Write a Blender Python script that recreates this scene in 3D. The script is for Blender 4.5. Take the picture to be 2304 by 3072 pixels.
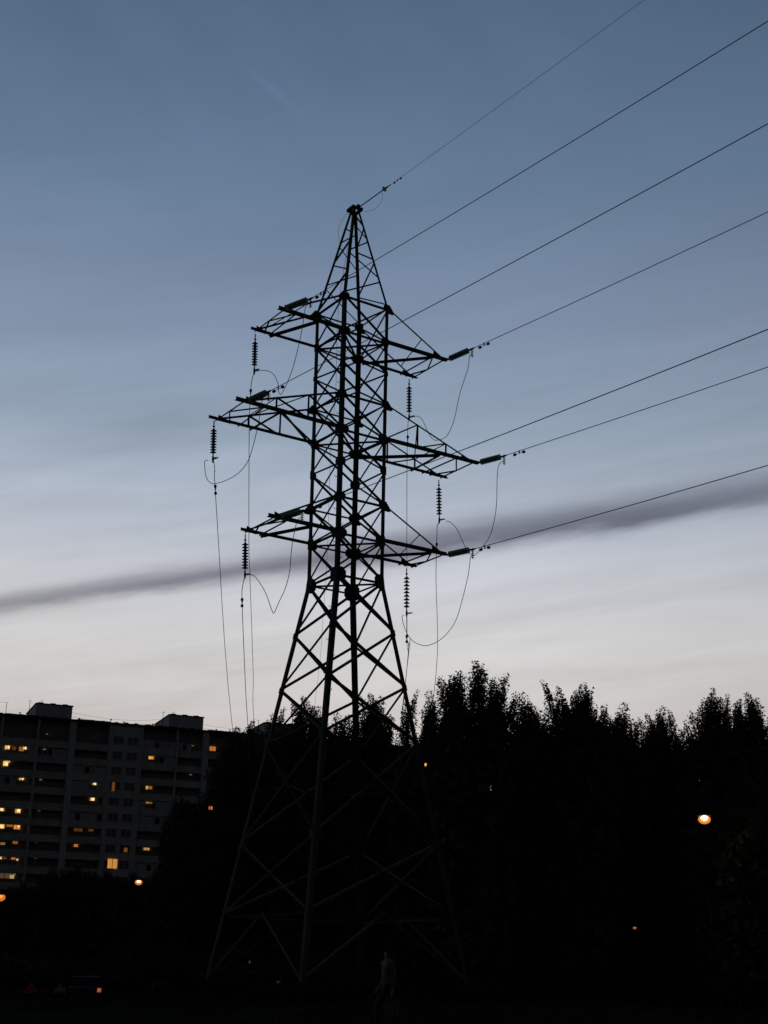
import bpy, bmesh, math, random
import numpy as np
from mathutils import Vector, Matrix

# ------------------------------------------------------------------ camera, sky, exposure
SC = bpy.context.scene
for o in list(bpy.data.objects):
    bpy.data.objects.remove(o)
CAM = Vector((-25.656, -40.867, 1.60))
FPX = 4130.2                     # focal length in pixels of the 2304 x 3072 photograph
YAW, PITCH, ROLL = math.radians(33.747), math.radians(18.805), math.radians(0.961)
FWD = Vector((math.sin(YAW)*math.cos(PITCH), math.cos(YAW)*math.cos(PITCH), math.sin(PITCH)))
RT0 = Vector((math.cos(YAW), -math.sin(YAW), 0.0))
UP0 = RT0.cross(FWD)
RT = RT0*math.cos(ROLL) + UP0*math.sin(ROLL)
UP = UP0*math.cos(ROLL) - RT0*math.sin(ROLL)
cd = bpy.data.cameras.new("camera")
cam = bpy.data.objects.new("camera", cd)
SC.collection.objects.link(cam)
cam.matrix_world = Matrix(((RT.x, UP.x, -FWD.x, CAM.x), (RT.y, UP.y, -FWD.y, CAM.y), (RT.z, UP.z, -FWD.z, CAM.z), (0, 0, 0, 1)))
cd.sensor_fit = 'VERTICAL'
cd.sensor_height = 24.0
cd.lens = 24.0*FPX/3072.0
cd.clip_start = 0.1
cd.clip_end = 6000.0
SC.camera = cam
SC.view_settings.view_transform = 'Standard'
SC.view_settings.look = 'None'
SC.view_settings.exposure = 0.0
SC.view_settings.gamma = 1.0

def lin(r, g, b):
    def f(c):
        c /= 255.0
        return c/12.92 if c <= 0.04045 else ((c+0.055)/1.055)**2.4
    return (f(r), f(g), f(b), 1.0)

class NT:
    """tiny helper for building node trees"""
    def __init__(self, tree):
        self.t = tree; self.n = tree.nodes; self.l = tree.links
    def new(self, kind, **kw):
        n = self.n.new(kind)
        for k, v in kw.items(): setattr(n, k, v)
        return n
    def put(self, sock, v):
        if hasattr(v, 'is_output'): self.l.new(v, sock)
        elif v is not None: sock.default_value = v
    def m(self, op, a, b=None, c=None, clamp=False):
        n = self.n.new('ShaderNodeMath'); n.operation = op; n.use_clamp = clamp
        self.put(n.inputs[0], a)
        if b is not None: self.put(n.inputs[1], b)
        if c is not None: self.put(n.inputs[2], c)
        return n.outputs[0]
    def ramp(self, fac, stops, interp='LINEAR'):
        n = self.n.new('ShaderNodeValToRGB'); n.color_ramp.interpolation = interp
        e = n.color_ramp.elements
        while len(e) < len(stops): e.new(0.5)
        for el, (p, c) in zip(e, stops): el.position = p; el.color = c
        self.put(n.inputs[0], fac)
        return n.outputs[0]
    def mix(self, fac, a, b, blend='MIX'):
        n = self.n.new('ShaderNodeMix'); n.data_type = 'RGBA'; n.blend_type = blend
        self.put(n.inputs[0], fac); self.put(n.inputs[6], a); self.put(n.inputs[7], b)
        return n.outputs[2]

def build_sky():
    w = bpy.data.worlds.new("World"); SC.world = w; w.use_nodes = True
    T = NT(w.node_tree); T.n.clear()
    tc = T.new('ShaderNodeTexCoord')
    nv = T.new('ShaderNodeVectorMath', operation='NORMALIZE'); T.l.new(tc.outputs['Generated'], nv.inputs[0])
    sp = T.new('ShaderNodeSeparateXYZ'); T.l.new(nv.outputs[0], sp.inputs[0])
    x, y, z = sp.outputs
    el = T.m('MULTIPLY', T.m('ARCSINE', z), 57.2958)
    az = T.m('MULTIPLY', T.m('ARCTAN2', x, y), 57.2958)
    t = T.m('SUBTRACT', az, 33.7)
    # after-sunset sky: colour by height above the horizon
    S = [(-10, (60, 52, 48)), (0, (166, 150, 140)), (4, (182, 168, 160)), (8, (203, 192, 188)), (11, (208, 204, 202)), (13.2, (210, 209, 209)),
         (15.0, (204, 205, 210)), (17.5, (187, 193, 204)), (19.5, (170, 180, 195)), (22, (149, 165, 183)), (26, (130, 146, 170)),
         (32, (103, 125, 152)), (36, (91, 113, 140)), (40, (81, 103, 130)), (50, (50, 67, 94)), (62, (30, 41, 60)), (90, (14, 19, 30))]
    col = T.ramp(T.m('DIVIDE', T.m('ADD', el, 10.0), 100.0), [((e+10)/100.0, lin(*c)) for e, c in S])
    # the bright arch lies where the sun went down; the sky behind the camera is already night-dark
    h = T.m('COSINE', T.m('MULTIPLY', T.m('SUBTRACT', az, 27.0), 0.0174533))
    g = lambda v: (v, v, v, 1)
    F = T.ramp(T.m('MULTIPLY_ADD', h, 0.5, 0.5), [(0.0, g(.095)), (0.25, g(.075)), (0.5, g(.07)), (0.75, g(.28)), (0.90, g(.72)), (0.964, g(.90)), (0.985, g(.97)), (1.0, g(1.0))])
    col = T.mix(1.0, col, F, 'MULTIPLY')
    # soft stratus bands, all lying along the same slant as the dark streak
    cen = T.m('ADD', T.m('MULTIPLY_ADD', t, 0.155, 17.15), T.m('MULTIPLY', T.m('MULTIPLY', t, t), -0.0022))
    d = T.m('SUBTRACT', el, cen)
    cv = T.new('ShaderNodeCombineXYZ'); T.put(cv.inputs[0], T.m('MULTIPLY', t, 0.035)); T.put(cv.inputs[1], T.m('MULTIPLY', d, 0.42))
    nz = T.new('ShaderNodeTexNoise'); T.l.new(cv.outputs[0], nz.inputs['Vector'])
    nz.inputs['Scale'].default_value = 1.0; nz.inputs['Detail'].default_value = 4.0; nz.inputs['Roughness'].default_value = 0.55
    nz.inputs['Distortion'].default_value = 0.5
    cv4 = T.new('ShaderNodeCombineXYZ'); T.put(cv4.inputs[0], T.m('MULTIPLY', t, 0.11)); T.put(cv4.inputs[1], T.m('MULTIPLY', d, 0.62))
    nz4 = T.new('ShaderNodeTexNoise'); T.l.new(cv4.outputs[0], nz4.inputs['Vector'])
    nz4.inputs['Scale'].default_value = 1.0; nz4.inputs['Detail'].default_value = 8.0; nz4.inputs['Roughness'].default_value = 0.62; nz4.inputs['Distortion'].default_value = 0.9
    band = T.m('ADD', T.m('SUBTRACT', nz.outputs['Fac'], 0.5), T.m('MULTIPLY', T.m('SUBTRACT', nz4.outputs['Fac'], 0.5), 0.55))
    low = T.ramp(T.m('DIVIDE', el, 40.0, clamp=True), [(0.0, g(1)), (0.5, g(.9)), (0.66, g(.45)), (0.9, g(.12)), (1, g(.06))])
    k = T.m('MULTIPLY_ADD', T.m('MULTIPLY', band, low), 0.50, 1.0)
    col = T.mix(1.0, col, k, 'MULTIPLY')
    # fine wisps high up
    cv2 = T.new('ShaderNodeCombineXYZ'); T.put(cv2.inputs[0], T.m('MULTIPLY', t, 0.16)); T.put(cv2.inputs[1], T.m('MULTIPLY', T.m('MULTIPLY_ADD', t, 0.5, el), 0.28))
    nz2 = T.new('ShaderNodeTexNoise'); T.l.new(cv2.outputs[0], nz2.inputs['Vector'])
    nz2.inputs['Scale'].default_value = 1.0; nz2.inputs['Detail'].default_value = 5.0
    hi = T.ramp(T.m('DIVIDE', el, 50.0, clamp=True), [(0.0, g(0)), (0.55, g(.1)), (0.75, g(1)), (1, g(1))])
    k2 = T.m('MULTIPLY_ADD', T.m('MULTIPLY', T.m('SUBTRACT', nz2.outputs['Fac'], 0.5), hi), 0.22, 1.0)
    col = T.mix(1.0, col, k2, 'MULTIPLY')
    # one short contrail-like wisp
    a1 = T.m('SUBTRACT', az, 27.9); e1 = T.m('SUBTRACT', el, 35.7)
    along = T.m('ADD', T.m('MULTIPLY', a1, 0.86), T.m('MULTIPLY', e1, -0.51))
    across = T.m('ADD', T.m('MULTIPLY', a1, 0.51), T.m('MULTIPLY', e1, 0.86))
    wm = T.m('EXPONENT', T.m('MULTIPLY', T.m('ADD', T.m('POWER', T.m('DIVIDE', along, 1.5), 2.0), T.m('POWER', T.m('DIVIDE', T.m('ADD', across, T.m('MULTIPLY', T.m('SUBTRACT', nz2.outputs['Fac'], 0.5), 0.8)), 0.17), 2.0)), -1.0))
    col = T.mix(1.0, col, T.m('MULTIPLY_ADD', wm, 0.11, 1.0), 'MULTIPLY')
    # the dark streak itself: ragged, wider to the right
    cv3 = T.new('ShaderNodeCombineXYZ'); T.put(cv3.inputs[0], T.m('MULTIPLY', t, 0.13)); T.put(cv3.inputs[1], T.m('MULTIPLY', d, 0.75))
    nz3 = T.new('ShaderNodeTexNoise'); T.l.new(cv3.outputs[0], nz3.inputs['Vector'])
    nz3.inputs['Scale'].default_value = 1.0; nz3.inputs['Detail'].default_value = 9.0; nz3.inputs['Roughness'].default_value = 0.6
    wob = T.m('SUBTRACT', nz3.outputs['Fac'], 0.5)
    dd = T.m('ADD', d, T.m('MULTIPLY', wob, 1.15))
    wid = T.m('MAXIMUM', T.m('MULTIPLY_ADD', t, 0.003, 0.49), 0.3)
    q = T.m('DIVIDE', dd, wid)
    # soft upper edge, harder lower edge
    q = T.m('MULTIPLY', q, T.m('MULTIPLY_ADD', T.m('GREATER_THAN', dd, 0.0), -0.32, 1.12))
    mk = T.m('EXPONENT', T.m('MULTIPLY', T.m('MULTIPLY', q, q), -0.8))
    fade = T.ramp(T.m('DIVIDE', T.m('ABSOLUTE', t), 60.0, clamp=True), [(0, g(1)), (0.15, g(.95)), (0.30, g(.82)), (1, g(0))])
    mk = T.m('MULTIPLY', T.m('MULTIPLY', mk, fade), T.m('MULTIPLY_ADD', wob, 0.7, 0.95), clamp=True)
    col = T.mix(mk, col, T.mix(1.0, col, (0.34, 0.335, 0.38, 1), 'MULTIPLY'))
    # a second faint smudge higher on the left
    s1 = T.m('POWER', T.m('DIVIDE', T.m('SUBTRACT', az, 24.5), 3.4), 2.0); s2 = T.m('POWER', T.m('DIVIDE', T.m('SUBTRACT', d, 6.4), 0.8), 2.0)
    sm = T.m('EXPONENT', T.m('MULTIPLY', T.m('ADD', s1, s2), -1.0))
    col = T.mix(T.m('MULTIPLY', sm, T.m('MULTIPLY_ADD', wob, 1.2, 0.6), clamp=True), col, T.mix(1.0, col, (0.80, 0.78, 0.78, 1), 'MULTIPLY'))
    bg = T.new('ShaderNodeBackground'); T.l.new(col, bg.inputs[0]); bg.inputs[1].default_value = 1.0
    out = T.new('ShaderNodeOutputWorld'); T.l.new(bg.outputs[0], out.inputs[0])
build_sky()

# ------------------------------------------------------------------ helpers
COL = SC.collection
def ray(px, py):
    v = FWD*FPX + RT*(px-1152.0) - UP*(py-1536.0)
    return v.normalized()
def at(px, py, dist):
    """the point seen at a pixel of the photograph, dist metres away along the ground"""
    v = ray(px, py); return CAM + v*(dist/math.hypot(v.x, v.y))
def tag(o, label, cat, group=None, kind=None):
    if label: o['label'] = label
    if cat: o['category'] = cat
    if group: o['group'] = group
    if kind: o['kind'] = kind
    return o
def thing(name, label, cat, loc=(0, 0, 0), rz=0.0, group=None):
    o = bpy.data.objects.new(name, None); COL.objects.link(o)
    o.location = loc; o.rotation_euler = (0, 0, rz); o.empty_display_size = 0.3
    return tag(o, label, cat, group)
def link(name, me, mat, parent=None, loc=None):
    if mat is not None and not me.materials: me.materials.append(mat)
    o = bpy.data.objects.new(name, me); COL.objects.link(o)
    if parent: o.parent = parent
    if loc is not None: o.location = loc
    return o
def copy_tree(o, parent=None):
    c = o.copy(); COL.objects.link(c); c.parent = parent
    for ch in list(o.children): copy_tree(ch, c)
    return c

class MB:
    """collects simple shapes into one mesh"""
    def __init__(self): self.v = []; self.f = []
    def quadbox(self, P):
        n = len(self.v); self.v += [tuple(p) for p in P]
        for q in ((0, 3, 2, 1), (4, 5, 6, 7), (0, 1, 5, 4), (1, 2, 6, 5), (2, 3, 7, 6), (3, 0, 4, 7)):
            self.f.append(tuple(n+i for i in q))
    def box(self, x0, y0, z0, x1, y1, z1):
        self.quadbox([(x0, y0, z0), (x1, y0, z0), (x1, y1, z0), (x0, y1, z0), (x0, y0, z1), (x1, y0, z1), (x1, y1, z1), (x0, y1, z1)])
    def beam(self, p, q, a, a0, a1, b, b0, b1):
        """box from p to q, spanning a0..a1 along unit a and b0..b1 along unit b"""
        P = []
        for e in (p, q):
            for (i, j) in ((a0, b0), (a1, b0), (a1, b1), (a0, b1)): P.append(e + a*i + b*j)
        self.quadbox(P)
    def angle(self, p, q, w, t, n, flip=1):
        """L-shaped steel: one flange lies across n, the other stands along -n"""
        p = Vector(p); q = Vector(q); d = (q-p).normalized(); n = Vector(n)
        n = (n - d*n.dot(d)).normalized(); s = d.cross(n)*flip
        self.beam(p, q, s, -w/2, w/2, n, -t, 0)
        self.beam(p, q, s, -w/2, -w/2+t, n, -w, -t)
    def corner(self, p, q, w, t, a, b):
        """L-shaped steel whose ridge runs p-q and whose flanges reach w along a and b"""
        p = Vector(p); q = Vector(q); d = (q-p).normalized(); a = Vector(a); b = Vector(b)
        a = (a - d*a.dot(d)).normalized(); b = (b - d*b.dot(d)).normalized()
        self.beam(p, q, a, 0, w, b, 0, t)
        self.beam(p, q, b, t, w, a, 0, t)
    def tube(self, pts, r, n=6, cap=True):
        pts = [Vector(p) for p in pts]; rr = r if isinstance(r, (list, tuple)) else [r]*len(pts)
        base = len(self.v); prev = None
        for i, p in enumerate(pts):
            d = (pts[min(i+1, len(pts)-1)] - pts[max(i-1, 0)]).normalized()
            if prev is None:
                a = d.orthogonal().normalized()
            else:
                a = (prev - d*prev.dot(d)).normalized()
            prev = a; b = d.cross(a)
            for k in range(n):
                t = 2*math.pi*k/n; self.v.append(tuple(p + (a*math.cos(t) + b*math.sin(t))*rr[i]))
        for i in range(len(pts)-1):
            for k in range(n):
                k2 = (k+1) % n
                self.f.append((base+i*n+k, base+i*n+k2, base+(i+1)*n+k2, base+(i+1)*n+k))
        if cap:
            self.f.append(tuple(base+k for k in reversed(range(n))))
            e = base+(len(pts)-1)*n; self.f.append(tuple(e+k for k in range(n)))
    def lathe(self, prof, o, axis, n=16):
        o = Vector(o); axis = Vector(axis).normalized(); a = axis.orthogonal().normalized(); b = axis.cross(a)
        base = len(self.v)
        for (r, h) in prof:
            for k in range(n):
                t = 2*math.pi*k/n; self.v.append(tuple(o + axis*h + (a*math.cos(t)+b*math.sin(t))*r))
        for i in range(len(prof)-1):
            for k in range(n):
                k2 = (k+1) % n
                self.f.append((base+i*n+k, base+i*n+k2, base+(i+1)*n+k2, base+(i+1)*n+k))
        self.f.append(tuple(base+k for k in reversed(range(n)))); e = base+(len(prof)-1)*n
        self.f.append(tuple(e+k for k in range(n)))
    def plate(self, c, u, v, n, pts, t):
        """flat plate of outline pts (in u,v) with thickness t about n"""
        c = Vector(c); u = Vector(u); v = Vector(v); n = Vector(n).normalized()
        base = len(self.v); k = len(pts)
        for s in (-t/2, t/2):
            for (i, j) in pts: self.v.append(tuple(c + u*i + v*j + n*s))
        self.f.append(tuple(base+i for i in reversed(range(k)))); self.f.append(tuple(base+k+i for i in range(k)))
        for i in range(k):
            j = (i+1) % k; self.f.append((base+i, base+j, base+k+j, base+k+i))
    def mesh(self, name, smooth=False):
        me = bpy.data.meshes.new(name); me.from_pydata(self.v, [], self.f); me.update()
        if smooth:
            me.polygons.foreach_set('use_smooth', [True]*len(me.polygons))
        return me
    def build(self, name, mat, parent=None, smooth=False):
        return link(name, self.mesh(name, smooth), mat, parent)

def material(name, base, rough=0.8, metal=0.0, noise=None, bump=None, trans=0.0, emit=None, spec=None):
    m = bpy.data.materials.new(name); m.use_nodes = True
    T = NT(m.node_tree); T.n.clear()
    b = T.new('ShaderNodeBsdfPrincipled'); out = T.new('ShaderNodeOutputMaterial'); T.l.new(b.outputs[0], out.inputs[0])
    b.inputs['Roughness'].default_value = rough; b.inputs['Metallic'].default_value = metal
    b.inputs['Transmission Weight'].default_value = trans
    if spec is not None: b.inputs['Specular IOR Level'].default_value = spec
    c = (*base, 1.0)
    if noise or bump:
        tc = T.new('ShaderNodeTexCoord')
        nz = T.new('ShaderNodeTexNoise'); T.l.new(tc.outputs['Object'], nz.inputs['Vector'])
        nz.inputs['Scale'].default_value = (noise or bump)[0]; nz.inputs['Detail'].default_value = 5.0
        if noise:
            T.l.new(T.ramp(nz.outputs['Fac'], [(0.3, tuple(x*noise[1] for x in base)+(1,)), (0.7, tuple(min(1, x*noise[2]) for x in base)+(1,))]), b.inputs['Base Color'])
        else: b.inputs['Base Color'].default_value = c
        if bump:
            bp = T.new('ShaderNodeBump'); bp.inputs['Strength'].default_value = bump[1]; T.l.new(nz.outputs['Fac'], bp.inputs['Height']); T.l.new(bp.outputs[0], b.inputs['Normal'])
    else: b.inputs['Base Color'].default_value = c
    if emit:
        b.inputs['Emission Color'].default_value = (*emit[0], 1); b.inputs['Emission Strength'].default_value = emit[1]
    return m
_em = {}
def lamp_mat(col, s):
    k = (tuple(col), s)
    if k not in _em: _em[k] = material('lit_glow', (.05, .05, .05), 0.5, emit=(col, s))
    return _em[k]
def leaf_material(name, a, b):
    m = bpy.data.materials.new(name); m.use_nodes = True
    T = NT(m.node_tree); T.n.clear()
    p = T.new('ShaderNodeBsdfPrincipled'); out = T.new('ShaderNodeOutputMaterial'); T.l.new(p.outputs[0], out.inputs[0])
    tc = T.new('ShaderNodeTexCoord'); nz = T.new('ShaderNodeTexNoise'); T.l.new(tc.outputs['Object'], nz.inputs['Vector'])
    nz.inputs['Scale'].default_value = 1.3; nz.inputs['Detail'].default_value = 6.0
    T.l.new(T.ramp(nz.outputs['Fac'], [(0.3, (*a, 1)), (0.7, (*b, 1))]), p.inputs['Base Color'])
    p.inputs['Roughness'].default_value = 0.75; p.inputs['Specular IOR Level'].default_value = 0.15
    return m

M_STEEL = material('galvanised_steel', (.052, .062, .062), 0.85, 0.0, noise=(1.6, .6, 1.25))
M_DARKST = material('weathered_fittings', (.09, .09, .09), 0.6, 0.3)
M_WIRE = material('aluminium_strand', (.16, .16, .165), 0.6, 0.4)
def glass_disc_material():
    """weathered glass: light from the sky behind soaks through it, with a soft sheen"""
    m = bpy.data.materials.new('toughened_glass'); m.use_nodes = True
    T = NT(m.node_tree); T.n.clear()
    a = T.new('ShaderNodeBsdfTranslucent'); a.inputs[0].default_value = (.62, .76, .70, 1)
    b = T.new('ShaderNodeBsdfGlossy'); b.inputs[0].default_value = (.5, .6, .56, 1); b.inputs['Roughness'].default_value = .3
    x = T.new('ShaderNodeMixShader'); x.inputs[0].default_value = .3
    T.l.new(a.outputs[0], x.inputs[1]); T.l.new(b.outputs[0], x.inputs[2])
    o = T.new('ShaderNodeOutputMaterial'); T.l.new(x.outputs[0], o.inputs[0]); return m
M_GLASS = glass_disc_material()
M_GLASSD = material('backlit_glass', (.05, .045, .04), 0.25, 0.0, trans=0.12)  # disc glass of the hanging strings, its backlit darkness put into the colour
M_CONC = material('panel_concrete', (.40, .43, .45), 0.95, noise=(.35, .8, 1.15), bump=(9., .15))
M_CONCD = material('balcony_concrete', (.36, .385, .395), 0.95, noise=(.6, .75, 1.15))
M_PALE = material('whitewashed_pier', (.42, .455, .49), 0.95, noise=(.5, .85, 1.1))
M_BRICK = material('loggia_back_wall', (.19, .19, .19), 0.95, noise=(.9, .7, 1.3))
M_PANE = material('dark_window_glass', (.02, .024, .03), 0.12)
M_GLAZ = material('balcony_glass', (.24, .28, .33), 0.3, noise=(.8, .6, 1.3))
M_FRAME = material('white_window_frame', (.42, .46, .50), 0.6)
M_TAR = material('roofing_felt', (.03, .03, .032), 0.9)
M_LEAF = leaf_material('poplar_leaf', (.030, .046, .028), (.075, .10, .055))
M_LEAF2 = leaf_material('maple_leaf', (.028, .042, .024), (.07, .095, .05))
M_BARK = material('dark_bark', (.045, .038, .032), 0.95, noise=(6., .6, 1.3))
M_GRASS = material('mown_grass', (.026, .034, .020), 1.0, noise=(.8, .6, 1.5), bump=(30., .4), spec=0.0)
M_PATH = material('gravel_path', (.05, .046, .036), 1.0, noise=(3., .8, 1.2), spec=0.0)
M_KERB = material('painted_kerb', (.34, .32, .25), 0.9, noise=(2., .7, 1.2))
M_POST = material('lamp_post_paint', (.022, .023, .022), 0.9, spec=0.1)
M_FOOT = material('footing_concrete', (.035, .036, .034), 0.95, noise=(2., .7, 1.2))

# ------------------------------------------------------------------ ground
OFF = 1.4215                                        # tower feet stand this far above the open grass
def smooth(t):
    t = max(0.0, min(1.0, t)); return t*t*(3-2*t)
def gz(x, y):
    r = math.hypot(x, y)
    return 0.95*smooth((27.0-r)/19.0)
def build_ground():
    c = [-4000, -1800, -800, -400, -220, -140, -100] + [i*3.0-75 for i in range(51)] + [100, 140, 220, 400, 800, 1800, 4000]
    rnd = random.Random(4)
    mb = MB(); n = len(c)
    for yy in c:
        for xx in c:
            j = rnd.uniform(-.04, .04) if abs(xx) < 120 and abs(yy) < 120 else 0
            mb.v.append((xx, yy, gz(xx, yy)+j))
    for i in range(n-1):
        for k in range(n-1):
            mb.f.append((i*n+k, i*n+k+1, (i+1)*n+k+1, (i+1)*n+k))
    o = mb.build('ground', M_GRASS, smooth=True); o['kind'] = 'structure'
build_ground()
def strip(name, pts, w, z, h, mat):
    mb = MB(); pts = [Vector((p[0], p[1], 0)) for p in pts]
    for p, q in zip(pts[:-1], pts[1:]):
        d = (q-p).normalized(); s = Vector((-d.y, d.x, 0))
        mb.beam(p, q, s, -w/2, w/2, Vector((0, 0, 1)), z, z+h)
    o = mb.build(name, mat); o['kind'] = 'structure'
p1, p2, p3 = at(-60, 2990, 128), at(420, 2990, 124), at(900, 2990, 122)
strip('path', [p1, p2, p3], 3.0, -.05, .06, M_PATH)
q1, q2, q3 = at(1300, 2990, 128), at(1900, 2990, 126), at(2400, 2990, 128)
strip('kerb', [q1, q2, q3], 0.3, -.05, .19, M_KERB)

# ------------------------------------------------------------------ the lattice tower
Z = dict(n5=2.2, n4=4.6, n3=7.98, n2=9.95, n1=11.92, bend=13.82, lB=15.37, lT=16.76, i1=18.11, mB=19.37, mT=20.79, i2=22.05, uB=23.37, uT=24.82, pk=29.32)
def half(z):
    if z >= Z['uT']: return 1.022 + (.13-1.022)*(z-Z['uT'])/(Z['pk']-Z['uT'])
    if z >= Z['bend']: return 1.0078 + (1.022-1.0078)*(z-Z['bend'])/(Z['uT']-Z['bend'])
    return 1.0078 + (3.198-1.0078)*(Z['bend']-z)/Z['bend']
CORN = [(-1, -1), (-1, 1), (1, 1), (1, -1)]          # near, left, far, right as seen in the photograph
def cp(c, z):
    w = half(z); return Vector((c[0]*w, c[1]*w, z))
tower = thing('lattice_tower', 'tall grey steel lattice pylon with three pairs of crossarms', 'pylon', (0, 0, OFF))

def build_tower():
    for ci, c in enumerate(CORN):
        mb = MB(); a = (-c[0], 0, 0); b = (0, -c[1], 0)
        zs = [0.0, Z['n3'], Z['bend'], Z['uB'], Z['uT']]; ws = [.175, .168, .15, .138]
        for z0, z1, w in zip(zs[:-1], zs[1:], ws): mb.corner(cp(c, z0), cp(c, z1), w, .017, a, b)
        leg = mb.build('leg', M_STEEL, tower)
        mb = MB(); mb.corner(cp(c, Z['uT']), cp(c, Z['pk']), .095, .012, a, b); mb.build('peak_leg', M_STEEL, tower)
        if ci == 0:                                   # climbing bolts stand out of the near leg
            z = 2.6; k = 0
            while z < 23.5:
                p = cp(c, z) + Vector((0, .06, 0)); s = Vector((-.62, .78, 0)) if z < Z['bend']+9 else Vector((-.62, .78, 0))
                if k % 2: p = cp(c, z) + Vector((.06, 0, 0)); s = Vector((.7, -.7, 0))
                L = .13
                m2 = MB(); m2.tube([p, p+s*L*.7, p+s*L+Vector((0, 0, .035)), p+s*L+Vector((0, 0, .07))], .011, 5); m2.build('step_bolt', M_STEEL, leg)
                z += .62; k += 1
        g = gz(c[0]*3.2, c[1]*3.2)-OFF
        m3 = MB(); x, y = c[0]*3.22, c[1]*3.22
        m3.quadbox([(x-.45, y-.45, g-.4), (x+.45, y-.45, g-.4), (x+.45, y+.45, g-.4), (x-.45, y+.45, g-.4),
                    (x-.28, y-.28, .02), (x+.28, y-.28, .02), (x+.28, y+.28, .02), (x-.28, y+.28, .02)])
        m3.box(x-.25, y-.25, .02, x+.25, y+.25, .06)
        m3.build('footing', M_FOOT, tower)
    faces = [((-1, 1), (-1, -1), (-1, 0, 0)), ((-1, -1), (1, -1), (0, -1, 0)), ((1, -1), (1, 1), (1, 0, 0)), ((1, 1), (-1, 1), (0, 1, 0))]
    seq = ['n5', 'n4', 'n3', 'n2', 'n1', 'bend', 'lB', 'lT', 'i1', 'mB', 'mT', 'i2', 'uB', 'uT']
    for (ca, cb, n) in faces:
        n = Vector(n)
        for k0, k1 in zip(seq[:-1], seq[1:]):
            z0, z1 = Z[k0], Z[k1]
            w = .092 if z1 <= Z['bend']+.1 else .066
            nm = 'base_brace' if k0 == 'n5' else 'diagonal_brace'
            for (p, q, o) in ((cp(ca, z0), cp(cb, z1), .02), (cp(cb, z0), cp(ca, z1), -.025)):
                e = (q-p)*.012
                m = MB(); m.angle(p+e+n*o, q-e+n*o, w, .009, n if o > 0 else -n, 1); m.build(nm, M_STEEL, tower)
        # inverted V in the bottom panel
        mid = (cp(ca, Z['n5'])+cp(cb, Z['n5']))/2
        for c in (ca, cb):
            m = MB(); m.angle(cp(c, .12)+n*.012, mid+n*.012, .09, .009, n); m.build('base_brace', M_STEEL, tower)
        for k in ('n5', 'bend', 'lB', 'lT', 'mB', 'mT', 'uB', 'uT'):
            z = Z[k]; w = .07 if k != 'n5' else .09
            m = MB(); m.angle(cp(ca, z)+n*-.045, cp(cb, z)+n*-.045, w, .009, (0, 0, 1)); m.build('horizontal_strut', M_STEEL, tower)
    # inner bracing of the rings
    for k in ('bend', 'lB', 'mB', 'uB'):
        z = Z[k]
        m = MB(); m.angle(cp((-1, 1), z-.03), cp((1, -1), z-.03), .06, .008, (0, 0, 1)); m.build('plan_brace', M_STEEL, tower)
    for k in ('lB', 'mB', 'uB'):
        z = Z[k]
        m = MB(); m.angle(cp((-1, -1), z-.06), cp((1, 1), z-.06), .06, .008, (0, 0, 1)); m.build('plan_brace', M_STEEL, tower)
    z0, z1 = Z['n4'], Z['n3']; w0, w1 = half(z0), half(z1); t = w0/(w0+w1); zx = z0+(z1-z0)*t; wx = half(zx)
    P = [Vector((-wx, 0, zx)), Vector((0, -wx, zx)), Vector((wx, 0, zx)), Vector((0, wx, zx))]
    for i in range(4):
        m = MB(); m.angle(P[i], P[(i+1) % 4], .085, .009, (0, 0, 1)); m.build('plan_brace', M_STEEL, tower)
    # folded gusset plates at the corners
    for k, w, h in (('n4', 0.272, 0.357), ('n3', 0.221, 0.289), ('n2', 0.170, 0.221), ('n1', 0.170, 0.221), ('bend', 0.391, 0.561), ('lB', 0.391, 0.391), ('lT', 0.289, 0.306), ('i1', 0.255, 0.323), ('mB', 0.357, 0.357),
                    ('mT', 0.221, 0.221), ('i2', 0.136, 0.170), ('uB', 0.323, 0.306), ('uT', 0.238, 0.289)):
        for c in CORN:
            m = MB(); p = cp(c, Z[k])
            up = (cp(c, Z[k]+.2)-cp(c, Z[k]-.2)).normalized()
            for a, n in ((Vector((-c[0], 0, 0)), Vector((0, c[1], 0))), (Vector((0, -c[1], 0)), Vector((c[0], 0, 0)))):
                out = [(-.02, -h/2), (w*.66, -h/2), (w, -h*.22), (w, h*.22), (w*.66, h/2), (-.02, h/2)]
                m.plate(p + n*.013, a, up, n, out, .012)
            m.build('gusset_plate', M_STEEL, tower)
    # peak: struts and zigzag bracing, face by face
    F, L, B, R = (-1, -1), (-1, 1), (1, 1), (1, -1)
    for (c0, z0, c1, z1, w) in ((F, 28.6, R, 27.9, .05), (F, 27.09, R, 27.85, .055), (F, 27.0, R, 26.18, .06), (F, 24.98, R, 26.02, .06),
                                (B, 29.2, R, 28.57, .05), (R, 28.46, B, 27.83, .045), (B, 27.76, R, 27.02, .055), (R, 26.87, B, 26.0, .045), (B, 26.0, R, 25.0, .05),
                                (L, 28.54, F, 28.04, .05), (F, 27.7, L, 27.03, .055), (L, 26.92, F, 26.11, .055), (F, 26.03, L, 24.98, .06),
                                (L, 27.87, B, 28.46, .05), (L, 27.75, B, 26.98, .045), (L, 26.04, B, 26.87, .05), (L, 25.92, B, 24.95, .045)):
        p, q = cp(c0, z0), cp(c1, z1); n = Vector((c0[0]+c1[0], c0[1]+c1[1], 0)).normalized()
        m = MB(); m.angle(p-n*.015, q-n*.015, w, .008, n); m.build('peak_brace', M_STEEL, tower)
    m = MB()
    for s in (-1, 1):
        m.box(s*.2-.04, -.24, 29.28, s*.2+.04, .24, 29.40)
        m.box(-.16, s*.2-.04, 29.28, .16, s*.2+.04, 29.395)
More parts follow.
